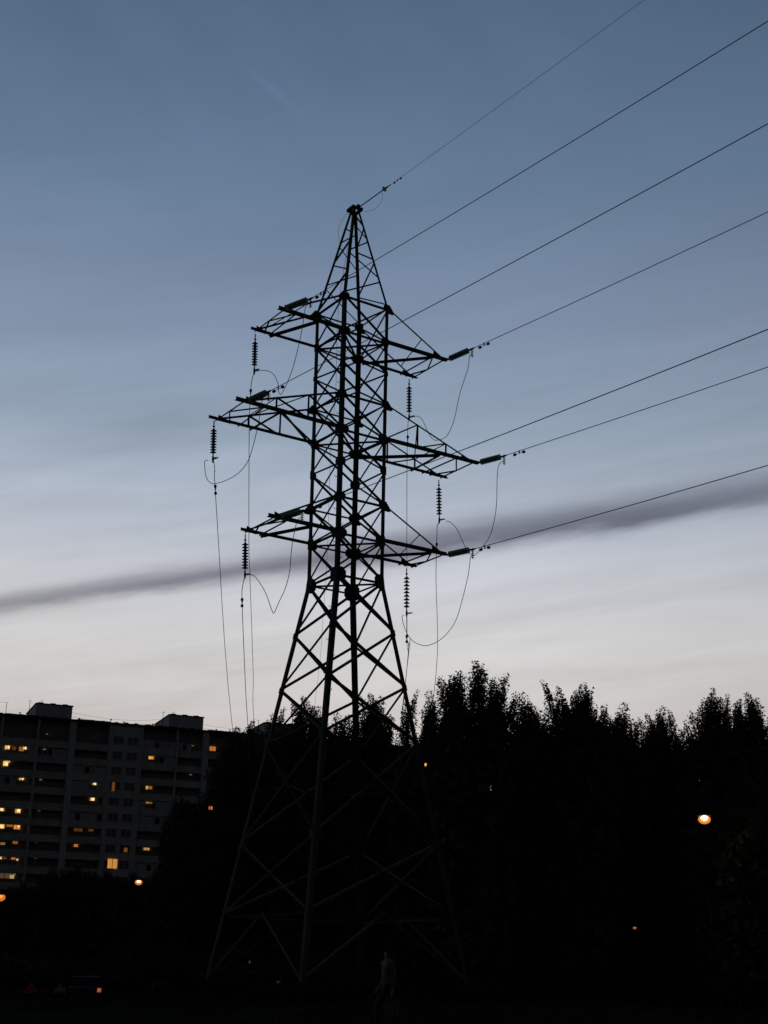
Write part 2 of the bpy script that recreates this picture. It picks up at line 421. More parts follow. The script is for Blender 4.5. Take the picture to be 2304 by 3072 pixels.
    for s in (-1, 1): m.box(-.03+s*.0, s*.24-.02, 29.26, .09, s*.24+.06, 29.48)
    m.build('apex_cap', M_STEEL, tower)
build_tower()

def build_arm(side, kb, kt, L, ye, big, label):
    zb, zt = Z[kb], Z[kt]; wb, wt = half(zb), half(zt)
    near = lambda s: Vector((side*(wb+(L-wb)*s), -(wb+(ye-wb)*s), zb))      # chord on the -y side
    far = lambda s: Vector((side*(wb+(L-wb)*s), (wb+(ye-wb)*s), zb))
    arm = bpy.data.objects.new('crossarm', None); COL.objects.link(arm); arm.parent = tower; arm.empty_display_size = .3; arm['label'] = label
    for ch, sy in ((near, -1), (far, 1)):
        m = MB(); m.corner(ch(0), ch(1), .12, .014, (0, -sy, 0), (0, 0, 1)); m.build('chord', M_STEEL, arm)
    def bar(name, p, q, w, n=(0, 0, 1)):
        b = MB(); b.angle(p, q, w*.85, .009, n); return b.build(name, M_STEEL, arm)
    e = .90
    ties = []
    for ch, sy in ((near, -1), (far, 1)):
        p = Vector((side*wt, sy*wt, zt)); q = ch(e)+Vector((0, 0, .07)); ties.append((p, q))
        bar('tie_rod', p, q, .075, (0, sy, 0))
        g = MB(); g.plate(q+Vector((side*-.18, 0, 0)), (1, 0, 0), (0, 0, 1), (0, 1, 0), [(-.24, -.08), (.24, -.08), (.16, .03), (-.22, .16)], .014); g.build('end_plate', M_STEEL, arm)
        g = MB(); g.plate(p, (side, 0, 0), (0, 0, 1), (0, 1, 0), [(-.1, -.22), (.2, -.22), (.28, -.15), (.05, .16), (-.1, .16)], .014); g.build('end_plate', M_STEEL, arm)
    # open ladder of flat members between the two chords
    d = Vector((0, 0, -.012))
    s_in = .72 if big else .62
    endm = (near(.93)+far(.93))/2
    bar('end_strut', near(.93)+d, far(.93)+d, .07)
    bar('plan_lacing', near(.75)+d, endm+d, .065); bar('plan_lacing', far(.80)+d, endm+d, .055)
    bar('cross_strut', near(.74)+d, far(.72)+d, .075)
    tn = lambda i, s: ties[i][0].lerp(ties[i][1], s)
    if big:
        bar('plan_lacing', far(.02)+d*2, near(.56)+d*2, .12)
        bar('cross_strut', near(.58)+d, far(.60)+d, .11)
        for i, ch in ((0, near), (1, far)):
            for s in (.36, .70):
                top = tn(i, s); xs = (abs(top.x)-wb)/(L-wb)
                bar('hanger_post', ch(xs)+Vector((0, 0, .02)), top, .06, (0, 1, 0))
            t1 = tn(i, .36); t2 = tn(i, .70)
            bar('hanger_brace', ch(0)+Vector((0, 0, .06)), t1, .065, (0, 1, 0))
            bar('hanger_brace', ch((abs(t1.x)-wb)/(L-wb)+.03)+Vector((0, 0, .05)), t2, .065, (0, 1, 0))
        bar('cross_strut', tn(0, .36), tn(1, .70), .05); bar('cross_strut', tn(0, .70), tn(1, .70), .05)
    else:
        bar('plan_lacing', far(.72)+d*2, near(.42)+d*2, .115) if side < 0 else bar('plan_lacing', far(.05)+d*2, near(.72)+d*2, .11)
        bar('cross_strut', tn(0, .62), tn(1, .80), .05)
for side, nm in ((-1, 'left'), (1, 'right')):
    build_arm(side, 'uB', 'uT', 3.83, 1.06, False, 'short uppermost crossarm on the %s side' % nm)
    build_arm(side, 'mB', 'mT', 5.36, 1.05, True, 'long middle crossarm on the %s side' % nm)
    build_arm(side, 'lB', 'lT', 3.845, 1.01, False, 'short lowest crossarm on the %s side' % nm)

# ------------------------------------------------------------------ insulators, conductors and their fittings
D = {"strings":{"uA":[[-3.707,-1.179,24.737],[-3.288,-2.409,24.777]],"mA":[[-5.006,-1.199,20.738],[-4.858,-2.491,20.701]],"lA":[[-3.485,-1.217,16.738],[-3.367,-2.51,16.676]],"uC":[[3.678,-1.156,24.737],[4.013,-2.408,24.843]],"mC":[[5.157,-1.184,20.738],[5.513,-2.434,20.729]],"lC":[[3.691,-1.094,16.738],[4.043,-2.346,16.728]],"uB":[[-3.495,1.305,24.737],[-3.063,2.059,23.636]],"mB":[[-5.073,1.171,20.738],[-4.686,1.86,19.593]],"lB":[[-3.482,1.315,16.738],[-3.092,1.927,15.479]],"uD":[[3.606,1.251,24.737],[4.151,2.006,23.484]],"mD":[[5.19,1.353,20.738],[5.723,2.039,19.367]],"lD":[[3.664,1.365,16.738],[4.154,2.037,15.205]]},"wires":{"uA":[[-3.288,-2.409,24.777],[-3.128,-4.409,24.749],[-2.968,-6.409,24.727],[-2.808,-8.409,24.709],[-2.488,-12.409,24.687],[-2.008,-18.409,24.691],[-1.528,-24.409,24.737],[-1.048,-30.409,24.827],[-0.568,-36.409,24.961],[-0.088,-42.409,25.137],[0.392,-48.409,25.357],[0.872,-54.409,25.619],[1.352,-60.409,25.925],[1.832,-66.409,26.275]],"mA":[[-4.858,-2.491,20.701],[-4.538,-4.491,20.794],[-4.218,-6.491,20.891],[-3.898,-8.491,20.993],[-3.258,-12.491,21.211],[-2.298,-18.491,21.575],[-1.338,-24.491,21.982],[-0.378,-30.491,22.432],[0.582,-36.491,22.925],[1.542,-42.491,23.461],[2.502,-48.491,24.041],[3.462,-54.491,24.664],[4.422,-60.491,25.33],[5.382,-66.491,26.039]],"lA":[[-3.367,-2.51,16.676],[-3.207,-4.51,16.619],[-3.047,-6.51,16.566],[-2.887,-8.51,16.518],[-2.567,-12.51,16.436],[-2.087,-18.51,16.35],[-1.607,-24.51,16.307],[-1.127,-30.51,16.307],[-0.647,-36.51,16.35],[-0.167,-42.51,16.436],[0.313,-48.51,16.566],[0.793,-54.51,16.739],[1.273,-60.51,16.955],[1.753,-66.51,17.214]],"uC":[[4.013,-2.408,24.843],[4.173,-4.408,24.786],[4.333,-6.408,24.733],[4.493,-8.408,24.685],[4.813,-12.408,24.603],[5.293,-18.408,24.517],[5.773,-24.408,24.474],[6.253,-30.408,24.474],[6.733,-36.408,24.517],[7.213,-42.408,24.603],[7.693,-48.408,24.733],[8.173,-54.408,24.906],[8.653,-60.408,25.122],[9.133,-66.408,25.381]],"mC":[[5.513,-2.434,20.729],[5.753,-4.434,20.672],[5.993,-6.434,20.619],[6.233,-8.434,20.571],[6.713,-12.434,20.489],[7.433,-18.434,20.403],[8.153,-24.434,20.36],[8.873,-30.434,20.36],[9.593,-36.434,20.403],[10.313,-42.434,20.489],[11.033,-48.434,20.619],[11.753,-54.434,20.792],[12.473,-60.434,21.008],[13.193,-66.434,21.267]],"lC":[[4.043,-2.346,16.728],[4.043,-4.346,16.581],[4.043,-6.346,16.438],[4.043,-8.346,16.3],[4.043,-12.346,16.038],[4.043,-18.346,15.682],[4.043,-24.346,15.369],[4.043,-30.346,15.099],[4.043,-36.346,14.872],[4.043,-42.346,14.688],[4.043,-48.346,14.548],[4.043,-54.346,14.451],[4.043,-60.346,14.397],[4.043,-66.346,14.386]],"uB":[[-3.063,2.059,23.636],[-2.892,2.559,23.431],[-2.596,3.159,23.244],[-1.475,5.259,22.639],[2.796,12.859,20.498],[4.2,15.259,19.849],[9.869,24.959,17.403],[13.671,31.559,15.858],[31.971,62.059,9.984],[67.971,122.059,8.888236000000001],[109.971,192.059,9.984]],"mB":[[-4.686,1.86,19.593],[-4.29,2.46,19.445],[-2.979,4.76,18.752],[7.8,23.06,13.801],[31.08,61.86,8.64744],[67.08,121.86,8.88744],[109.08,191.86,9.167440000000001]],"lB":[[-3.092,1.927,15.479],[-2.753,2.727,15.212],[-2.201,3.727,14.924],[0.775,8.827,13.479],[3.209,12.927,12.359],[11.609,26.927,8.764],[32.609,61.927,8.647708],[68.609,121.927,8.887708],[110.609,191.927,9.167708000000001]],"uD":[[4.151,2.006,23.484],[4.241,2.206,23.44],[5.941,4.706,22.667],[10.641,11.406,20.807],[16.21,19.306,18.764],[17.675,21.406,18.199],[43.253,62.006,9.887],[81.053,122.006,8.888024],[125.153,192.006,9.887]],"mD":[[5.723,2.039,19.367],[5.906,2.439,19.237],[6.044,2.639,19.144],[8.331,5.839,18.271],[14.103,13.739,16.077],[22.482,27.039,12.673],[44.532,62.039,8.648156],[82.332,122.039,8.888156],[126.432,192.039,9.168156]],"lD":[[4.154,2.037,15.205],[5.427,3.837,14.68],[7.228,6.437,13.934],[20.206,27.037,8.508148],[42.256,62.037,8.648148],[80.056,122.037,8.888148000000001],[124.156,192.037,9.168148]],"eA":[[0.05,-0.15,30.789],[0.33,-2.15,30.991],[0.61,-4.15,31.198],[0.89,-6.15,31.41],[1.45,-10.15,31.849],[2.29,-16.15,32.542],[3.13,-22.15,33.279],[3.97,-28.15,34.059],[4.81,-34.15,34.882],[5.65,-40.15,35.749],[6.49,-46.15,36.658],[7.33,-52.15,37.611],[8.17,-58.15,38.607],[9.01,-64.15,39.646]],"eB":[[0.05,0.15,30.789],[1.914,4.14,28.754],[4.509,8.415,26.909],[6.184,11.456,25.499],[9.703,17.251,22.909],[12.722,22.476,20.62],[17.087,30.362,17.192],[50.45,90.15,8.7606],[72.85,130.15,8.9206],[106.45,190.15,9.1606]]},"damp":{"uA":[[-3.239,-3.027,24.768],[0.08,-1.0,-0.015]],"mA":[[-4.777,-3.0,20.724],[0.16,-1.0,0.045]],"lA":[[-3.303,-3.31,16.652],[0.08,-1.0,-0.03]],"uC":[[4.068,-3.099,24.823],[0.08,-1.0,-0.03]],"mC":[[5.609,-3.234,20.705],[0.12,-1.0,-0.03]],"lC":[[4.043,-3.073,16.674],[0.0,-1.0,-0.075]],"uB":[[-2.613,3.126,23.255],[0.457,0.855,-0.246]],"mB":[[-3.731,3.44,19.15],[0.479,0.84,-0.253]],"lB":[[-2.323,3.507,14.987],[0.468,0.849,-0.245]],"uD":[[4.911,3.191,23.136],[0.545,0.801,-0.248]],"mD":[[6.716,3.579,18.888],[0.568,0.794,-0.217]],"lD":[[5.271,3.617,14.744],[0.562,0.794,-0.232]]},"jump":{"u1":[[-3.269,-2.041,24.603],[-3.26,-1.859,23.946],[-3.247,-1.603,23.254],[-3.227,-1.197,22.502],[-3.201,-0.691,21.981],[-3.19,-0.466,21.841],[-3.182,-0.299,21.801],[-3.173,-0.134,21.976],[-3.172,-0.104,22.201],[-3.157,0.182,22.671],[-3.135,0.631,23.059],[-3.103,1.261,23.37],[-3.072,1.879,23.567]],"m1":[[-4.838,-1.977,20.512],[-4.833,-1.847,19.899],[-4.825,-1.663,19.437],[-4.807,-1.204,18.655],[-4.78,-0.527,18.381],[-4.742,0.44,18.376],[-4.702,1.46,18.531],[-4.68,2.0,18.733],[-4.664,2.396,19.089],[-4.656,2.607,19.67],[-4.659,2.532,19.766],[-4.668,2.302,19.693]],"l1":[[-3.343,-2.128,16.374],[-3.324,-1.819,15.586],[-3.318,-1.723,14.745],[-3.301,-1.437,14.189],[-3.272,-0.968,13.789],[-3.252,-0.653,13.506],[-3.241,-0.47,13.625],[-3.21,0.03,14.291],[-3.173,0.623,14.873],[-3.143,1.115,15.236],[-3.119,1.502,15.392],[-3.107,1.691,15.417]],"u2":[[4.018,-2.238,24.59],[4.021,-2.134,24.117],[4.038,-1.593,23.254],[4.051,-1.185,22.255],[4.066,-0.706,21.783],[4.081,-0.222,21.775],[4.094,0.2,21.914],[4.105,0.559,22.291],[4.117,0.925,22.893],[4.126,1.222,23.236],[4.135,1.518,23.383],[4.14,1.667,23.39]],"m2":[[5.528,-2.11,20.488],[5.534,-1.983,20.032],[5.536,-1.927,19.066],[5.542,-1.798,18.421],[5.558,-1.472,17.782],[5.58,-0.991,17.472],[5.599,-0.586,17.284],[5.613,-0.302,17.283],[5.624,-0.058,17.468],[5.636,0.189,17.753],[5.649,0.479,18.202],[5.665,0.816,18.694],[5.685,1.244,19.065],[5.7,1.548,19.201]],"l2":[[4.047,-2.2,16.409],[4.05,-2.058,15.806],[4.059,-1.706,14.999],[4.068,-1.354,14.359],[4.079,-0.93,13.983],[4.097,-0.214,13.702],[4.119,0.667,13.666],[4.138,1.424,13.931],[4.15,1.891,14.284],[4.158,2.212,14.746],[4.162,2.362,15.133],[4.158,2.221,15.18]]}}
LV = {'u': 'uppermost', 'm': 'middle', 'l': 'lowest'}
SD = {'A': 'left', 'B': 'left', 'C': 'right', 'D': 'right'}
DISC = [(.03, -.05), (.045, -.045), (.05, -.005), (.075, .005), (.112, .022), (.122, .036), (.112, .042), (.085, .032), (.06, .042), (.035, .03), (.016, .04), (.016, .07)]
def spline(P, n=10):
    P = [Vector(p) for p in P]; Q = [P[0]*2-P[1]]+P+[P[-1]*2-P[-2]]; out = []
    for i in range(1, len(Q)-2):
        a, b, c, d = Q[i-1:i+3]
        for k in range(n):
            t = k/n
            out.append(.5*((2*b)+(c-a)*t+(2*a-5*b+4*c-d)*t*t+(3*b-a-3*c+d)*t**3))
    out.append(P[-1]); return out
def make_string(key):
    P0, E = (Vector(p) for p in D['strings'][key]); ax = (E-P0).normalized(); L = (E-P0).length
    slant = key[1] in 'AC'
    lab = ('pale glass insulator string slanting up rightward from the %s %s crossarm' if slant else 'dark disc insulator string hanging straight down from the %s %s crossarm') % (LV[key[0]], SD[key[1]])
    t = thing('insulator_string', lab, 'insulator', P0, group='insulator strings on the pylon')
    top, end = (.16, .20) if slant else (.24, .24)
    n = 12 if slant else 9; pitch = (L-top-end)/n
    m = MB(); m.tube([Vector((0, 0, .06)), Vector((0, 0, -.0)), ax*top*.45], .022, 6); m.lathe([(.02, 0), (.05, .02), (.05, .05), (.02, .07)], ax*top*.5, ax, 8)
    m.tube([ax*top*.5, ax*top], .02, 6); m.build('shackle', M_DARKST, t)
    m = MB(); m.lathe([(r, h) for r, h in DISC], (0, 0, 0), ax, 16); dm = m.mesh('disc', True)
    for i in range(n): link('disc', dm, M_GLASS if slant else M_GLASSD, t, ax*(top+(i+.5)*pitch))
    e = E-P0
    m = MB(); m.tube([e-ax*end, e-ax*.1], .025, 6); m.tube([e-ax*.12, e+ax*.03, e+ax*.14], [.035, .045, .016], 6)
    s = Vector((0, 1, 0)).cross(ax).normalized()
    m.build('tension_clamp', M_DARKST, t)
    # bolted jumper clamp on the tail of the tension clamp
    dn = (Vector((0, 0, -1)) if slant else Vector((.0, -.8, -.1))).normalized()
    m = MB(); m.tube([e+dn*.03, e+dn*.36], .022, 6)
    for i in range(4):
        q = e+dn*(.10+.075*i); m.tube([q-Vector((.07, 0, 0))*1.0+Vector((0, 0, .01)), q+Vector((.07, 0, .01))], .013, 5)
    m.build('jumper_clamp', M_DARKST, t)
for key in D['strings']: make_string(key)

WL = {'A': 'thin black conductor running to the upper right from the %s left crossarm', 'C': 'thin black conductor running to the upper right from the %s right crossarm',
      'B': 'thin conductor dropping away to the trees from the %s left crossarm', 'D': 'thin conductor dropping away to the trees from the %s right crossarm'}
def make_wire(key):
    P = [Vector(p) for p in D['wires'][key]]; o = P[0].copy()
    m = MB(); m.tube([p-o for p in spline(P, 5)], .0075 if key[0] == 'e' else .014, 6)
    w = link('conductor_wire' if key[0] != 'e' else 'earth_wire', m.mesh('wire', True), M_WIRE, None, o)
    if key[0] == 'e':
        tag(w, 'thinnest wire running from the pylon tip to the upper right' if key == 'eA' else 'faint thin wire falling from the pylon tip behind the near leg', 'wire', 'earth wires')
    else: tag(w, WL[key[1]] % LV[key[0]], 'wire', 'line conductors')
for key in D['wires']: make_wire(key)
for key, pts in D['jump'].items():
    s = 'left' if key[1] == '1' else 'right'; a, b = (('A', 'B') if key[1] == '1' else ('C', 'D'))
    P = [Vector(D['strings'][key[0]+a][1])-Vector((0, 0, .2))]+[Vector(p) for p in pts]
    o = P[0].copy(); m = MB(); m.tube([p-o for p in spline(P, 8)], .0125, 6)
    tag(link('jumper_wire', m.mesh('jumper', True), M_WIRE, None, o), 'slack jumper cable looping under the %s %s crossarm' % (LV[key[0]], s), 'cable', 'slack jumper loops')
for key, (p, dv) in D['damp'].items():
    p = Vector(p); dv = Vector(dv).normalized()
    side = 'left' if key[1] in 'AB' else 'right'
    lab = ('two-weight damper under the rising wire of the %s %s crossarm' if key[1] in 'AC' else 'two-weight damper on the falling wire of the %s %s crossarm') % (LV[key[0]], side)
    t = thing('vibration_damper', lab, 'damper', p, group='vibration dampers clamped on the wires')
    dn = Vector((0, 0, -1)); dn = (dn-dv*dn.dot(dv)).normalized()
    m = MB(); m.tube([dn*-.02, dn*.1], .028, 6); m.build('clamp', M_DARKST, t)
    m = MB(); m.tube([dn*.09-dv*.22, dn*.085, dn*.09+dv*.22], .009, 5); m.build('messenger_rod', M_DARKST, t)
    for s in (-1, 1):
        m = MB(); m.lathe([(.025, -.07), (.052, -.055), (.056, .03), (.03, .06)], dn*.095+dv*s*.24, dv*s, 10); m.build('weight', M_DARKST, t)

# the pylon tip: single-disc insulator, its fittings and two thin bonding leads
P = [Vector(p) for p in D['wires']['eA']]; dv = (P[2]-P[0]).normalized()
c = P[0]+dv*1.55
t = thing('earth_wire_insulator', 'single glass disc insulator beside the pylon tip', 'insulator', c)
m = MB(); m.lathe([(r*.95, h) for r, h in DISC], (0, 0, 0), dv, 16); m.build('disc', M_GLASS, t, True)
m = MB(); m.tube([-dv*1.55, -dv*.06], .024, 6); m.build('link_rod', M_DARKST, t)
m = MB(); m.tube([dv*.05, dv*.15, dv*.42], [.025, .038, .012], 6); m.build('tension_clamp', M_DARKST, t)
t = thing('vibration_damper', 'small two-weight damper on the wire next to the pylon tip', 'damper', P[0]+dv*2.35, group='vibration dampers clamped on the wires')
m = MB(); m.tube([dv*-.2, dv*.2], .008, 5); m.tube([Vector((0, 0, 0)), Vector((0, 0, -.07))], .022, 5); m.build('messenger_rod', M_DARKST, t)
for s in (-1, 1):
    m = MB(); m.lathe([(.015, -.05), (.033, -.04), (.033, .03), (.015, .045)], dv*s*.18+Vector((0, 0, -.045)), dv*s, 8); m.build('weight', M_DARKST, t)
for pts, lab in (([(1140, 572), (1147, 580), (1148, 592), (1140, 612), (1120, 630), (1094, 635)], 'thin bonding lead looping right of the pylon tip'),
                 ([(1050, 632), (1038, 645), (1024, 664), (1016, 688), (1016, 714), (1024, 741)], 'thin bonding lead bowing out left of the pylon tip')):
    Q = [at(x, y, 48.1) for x, y in pts]; o = Q[0].copy(); m = MB(); m.tube([q-o for q in spline(Q, 6)], .006, 5)
    tag(link('bonding_lead', m.mesh('lead', True), M_WIRE, None, o), lab, 'cable')

# ------------------------------------------------------------------ unmown grass round the pylon feet
def tall_grass():
    rng = np.random.default_rng(8); n = 26000
    r = 14.5*np.sqrt(rng.uniform(0, 1, n)); th = rng.uniform(0, 6.283, n)
    x = r*np.cos(th); y = r*np.sin(th); near = np.arange(n) < n*.45
    k = rng.integers(0, 4, n); q = rng.normal(0, .62, (n, 2)); F = np.array(CORN)*3.22
    x = np.where(near, F[k, 0]+q[:, 0], x); y = np.where(near, F[k, 1]+q[:, 1], y)
    h = np.where(near, rng.uniform(.25, .62, n), rng.uniform(.05, .16, n))
    z0 = np.array([gz(a, b) for a, b in zip(x, y)])
    a = rng.uniform(0, 6.283, n); lean = rng.normal(0, .22, (n, 2))*h[:, None]; w = rng.uniform(.012, .03, n)
    s = np.stack([np.cos(a)*w, np.sin(a)*w], 1)
    V = np.empty((n, 4, 3)); B = np.stack([x, y], 1)
    V[:, 0, :2] = B-s; V[:, 1, :2] = B+s; V[:, 2, :2] = B+lean*.9+s*.5; V[:, 3, :2] = B+lean-s*.3
    V[:, 0, 2] = z0-.05; V[:, 1, 2] = z0-.05; V[:, 2, 2] = z0+h*.93; V[:, 3, 2] = z0+h
    me = bpy.data.meshes.new('tall_grass'); me.vertices.add(n*4); me.vertices.foreach_set('co', V.astype(np.float32).ravel())
    me.loops.add(n*4); me.loops.foreach_set('vertex_index', np.arange(n*4, dtype=np.int32))
    me.polygons.add(n); me.polygons.foreach_set('loop_start', np.arange(0, n*4, 4, dtype=np.int32)); me.polygons.foreach_set('loop_total', np.full(n, 4, dtype=np.int32))
    me.update(calc_edges=True)
    tag(link('tall_grass', me, M_GRASS), 'dark unmown grass around the pylon feet', 'grass', kind='stuff')
tall_grass()

# ------------------------------------------------------------------ the tower block behind
BA = Vector((53.362, 198.394, 0)); BRZ = math.radians(-11.863)
BU = Vector((math.cos(BRZ), math.sin(BRZ), 0)); BV = Vector((-BU.y, BU.x, 0))     # along the front, and into the building
RZ = 45.4; STO = 2.74
block = thing('apartment_block', 'long dark concrete tower block with lit windows at left', 'building', BA, BRZ)
def on_front(px, py, depth):
    v = ray(px, py); o = CAM-BA
    t = (depth - o.dot(BV))/v.dot(BV); p = o + v*t
    return p.dot(BU), p.z
BAYS = [(-11.6, -5.9, 'A'), (-5.4, 0.2, 'A'), (0.68, 6.6, 'A'), (6.9, 12.3, 'P'), (13.42, 19.34, 'A'), (19.85, 25.24, 'F'), (25.76, 31.78, 'A'), (32.31, 37.23, 'P'), (37.7, 43.4, 'A'), (43.9, 49.2, 'F'),
        (49.7, 55.6, 'A'), (56.1, 61.2, 'P'), (61.9, 67.6, 'A'), (68.1, 73.3, 'F'), (73.8, 79.6, 'A'), (80.1, 85.2, 'A')]
U0, U1 = -12.0, 86.0
def build_block():
    rnd = random.Random(11)
    m = MB()
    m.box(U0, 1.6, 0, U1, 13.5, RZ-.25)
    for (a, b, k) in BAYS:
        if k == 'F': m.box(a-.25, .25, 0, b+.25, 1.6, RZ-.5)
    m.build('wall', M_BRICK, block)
    m = MB()
    edges = sorted({U0, U1} | {round((BAYS[i][1]+BAYS[i+1][0])/2, 2) for i in range(len(BAYS)-1)})
    for i, e in enumerate(edges):
        w = .55 if any(abs(e-q) < .4 for q in (12.86, 37.5, 61.5)) else .17
        w = w if e not in (U0, U1) else .2
        m.box(e-w, -.12, 0, e+w, 1.6, RZ-.42)
    m.build('pier', M_PALE, block)
    m = MB()
    for i in range(17):
        z = RZ-4.05-STO*i-1.3
        if z < .5: break
        m.box(U0, .0, z, U1, 1.6, z+.16)
    m.build('floor_slab', M_CONCD, block)
    m = MB(); m.box(U0-.15, -.3, RZ-.40, U1+.15, 13.7, RZ-.02)
    for (a, b, k) in BAYS:
        if k == 'A': m.box(a-.1, -.42, RZ-.44, b+.1, -.3, RZ+.06); 
        for s in range(3):
            x = a+(b-a)*(s+.2)/3; m.box(x, -.25, RZ-.02, x+.7, .3, RZ+.1+rnd.random()*.06)
    m.build('roof', M_TAR, block)
    mp = MB()
    for (a, b, k) in BAYS:
        if k == 'F': mp.box(a-.22, .0, 0, b+.22, .25, RZ-.42)
    mp.build('flat_panel_wall', M_CONC, block)
    # lit rooms: px, py, width and height in photo pixels, colour, strength, depth behind the front
    Y = (1.0, .50, .13); O = (1.0, .34, .06); W = (1.0, .70, .34); Rr = (1.0, .26, .08); Dm = (.9, .55, .25)
    LIT = [(22, 2242, 13, 11, Y, 1.1, 1.3), (25, 2241, 7, 7, W, 2.6, 1.2), (42, 2245, 10, 10, O, .12, 1.3), (64, 2247, 14, 12, O, .35, 1.3), (75, 2244, 8, 8, W, 2.4, 1.2),
           (17, 2291, 14, 13, Y, 1.5, 1.3), (22, 2284, 15, 6, (1., .75, .15), .8, 1.25), (19, 2291, 7, 7, W, 2.6, 1.2), (64, 2336, 12, 8, Y, .9, 1.3), (68, 2335, 7, 6, W, 2.4, 1.2),
           (284, 2350, 9, 9, W, 2.6, 1.2), (277, 2396, 13, 12, Y, .8, 1.3), (279, 2397, 8, 8, W, 2.2, 1.2), (6, 2428, 12, 10, Y, .8, 1.3), (5, 2428, 6, 7, W, 2.2, 1.2), (54, 2432, 15, 14, Y, .7, 1.3), (56, 2432, 8, 8, W, 2.2, 1.2),
           (6, 2479, 13, 12, Y, 1.1, 1.3), (5, 2479, 7, 7, W, 2.2, 1.2), (29, 2476, 17, 7, O, .4, 1.3), (51, 2480, 17, 14, O, .9, 1.3), (56, 2479, 5, 5, W, 1.4, 1.2), (8, 2531, 13, 7, Dm, .25, 1.3), (46, 2524, 14, 14, O, .28, 1.3), (50, 2520, 4, 4, W, .8, 1.2),
           (2, 2573, 6, 7, W, 1.4, 1.2), (14, 2572, 10, 7, O, .2, 1.3), (40, 2573, 11, 9, O, .8, 1.3), (52, 2579, 5, 5, W, .9, 1.2), (14, 2626, 34, 16, Dm, .10, 1.3), (36, 2630, 12, 10, W, .5, 1.2), (44, 2620, 6, 7, Dm, .3, 1.2),
           (228, 2532, 11, 16, O, .55, 1.3), (224, 2529, 5, 5, W, 1.3, 1.2), (220, 2573, 8, 5, W, .7, 1.2), (235, 2486, 24, 15, O, .10, 1.3), (273, 2487, 14, 13, O, .12, 1.3), (279, 2483, 4, 7, Y, .35, 1.2),
           (454, 2270, 16, 15, O, .95, 1.3), (451, 2270, 6, 15, Y, .9, 1.25), (447, 2360, 19, 14, O, .35, 1.3), (441, 2360, 6, 15, Y, .75, 1.2), (447, 2404, 19, 13, O, .30, 1.3), (443, 2404, 8, 13, Y, .35, 1.2), (440, 2543, 17, 14, Y, .6, 1.3),
           (337, 2591, 27, 26, (1.0, .42, .085), .70, -.12), (377, 2550, 10, 12, O, .18, -.12), (340, 2360, 8, 25, O, .16, -.12), (638, 2246, 18, 13, O, .55, 1.3), (133, 2247, 9, 5, Dm, .2, 1.2), (122, 2339, 8, 4, Dm, .16, 1.2), (572, 2324, 8, 3, Dm, .16, 1.2),
           (141, 2202, 6, 3, Dm, .14, 1.2), (578, 2237, 7, 3, Dm, .16, 1.2), (117, 2432, 8, 3, Dm, .10, 1.2), (107, 2574, 9, 4, Dm, .12, 1.2), (632, 2424, 11, 9, Rr, .75, 1.3), (1278, 2294, 9, 9, Y, 1.6, 1.3), (252, 2341, 8, 4, Dm, .12, 1.2), (109, 2526, 9, 4, Dm, .06, 1.2)]
    SPOT = [on_front(q[0], q[1], q[6]) for q in LIT]
    low_p = MB()
    glazed = {(2, 1), (2, 3), (4, 2), (4, 3), (4, 5), (6, 0), (6, 1), (6, 4), (6, 5), (6, 8), (2, 8), (3, 1), (7, 0), (8, 2), (10, 3), (6, 9)}
    for bi, (a, b, k) in enumerate(BAYS):
        for i in range(16):
            zt = RZ-4.05-STO*i                      # top of the parapet; the opening lies above it
            if zt < 1.5: continue
            z0 = zt-1.2
            hid = i > 10 or bi > 8 or bi < 1
            if k == 'F':
                for s in (.08, .56):
                    x0 = a+(b-a)*s; x1 = x0+(b-a)*.33
                    if hid: low_p.box(x0, -.03, zt+.2, x1, .02, zt+1.6)
                    else:
                        f = MB()
                        for (p0, p1, r0, r1) in ((x0-.07, x1+.07, zt+.12, zt+.2), (x0-.07, x1+.07, zt+1.6, zt+1.68), (x0-.07, x0, zt+.2, zt+1.6), (x1, x1+.07, zt+.2, zt+1.6), ((x0+x1)/2-.04, (x0+x1)/2+.04, zt+.2, zt+1.6)):
                            f.box(p0, -.09, r0, p1, -.003, r1)
                        w = f.build('window', M_FRAME, block)
                        g = MB(); g.box(x0, -.045, zt+.2, x1, -.008, zt+1.6); g.build('pane', M_PANE, w)
                continue
            yo = -.05 if k == 'A' else .3
            if hid:
                low_p.box(a, yo, z0, b, yo+.1, zt); continue
            p = MB(); p.box(a, yo, z0, b, yo+.1, zt-.06); p.box(a-.0, yo-.05, zt-.06, b, yo+.15, zt)
            bal = p.build('balcony', M_CONCD if (bi+i) % 3 else M_CONC, block)
            # the flat's window and balcony door on the wall behind
            x0 = a+(b-a)*.16; x1 = a+(b-a)*.78
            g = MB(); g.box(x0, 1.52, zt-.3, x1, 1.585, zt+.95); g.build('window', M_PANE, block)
            if (bi, i) in glazed:
                top = zt+1.3; n = 6
                f = MB(); f.box(a+.02, yo+.03, top-.09, b-.02, yo+.09, top); f.box(a+.02, yo+.03, zt+.003, b-.02, yo+.09, zt+.07)
                for j in range(n+1):
                    x = a+.05+(b-a-.1)*j/n; f.box(x-.035, yo+.025, zt+.07, x+.035, yo+.095, top-.09)
                fr = f.build('balcony_glazing', M_FRAME, bal)
                q = MB()
                for j in range(n):
                    if (j*7+bi*3+i*5) % 4 == 0: continue            # some casements stand open
                    x = a+.05+(b-a-.1)*j/n; w_ = (b-a-.1)/n
                    if any(x-.5 < su < x+w_+.5 and zt-.3 < sz < top+.3 for (su, sz) in SPOT): continue   # and those of the lit rooms
                    q.box(x+.04, yo+.05, zt+.07, x+(b-a-.1)/n-.04, yo+.065, top-.09)
                q.build('pane', M_GLAZ, fr)
    o = low_p.build('lower_facade', M_CONCD, block); o['kind'] = 'stuff'
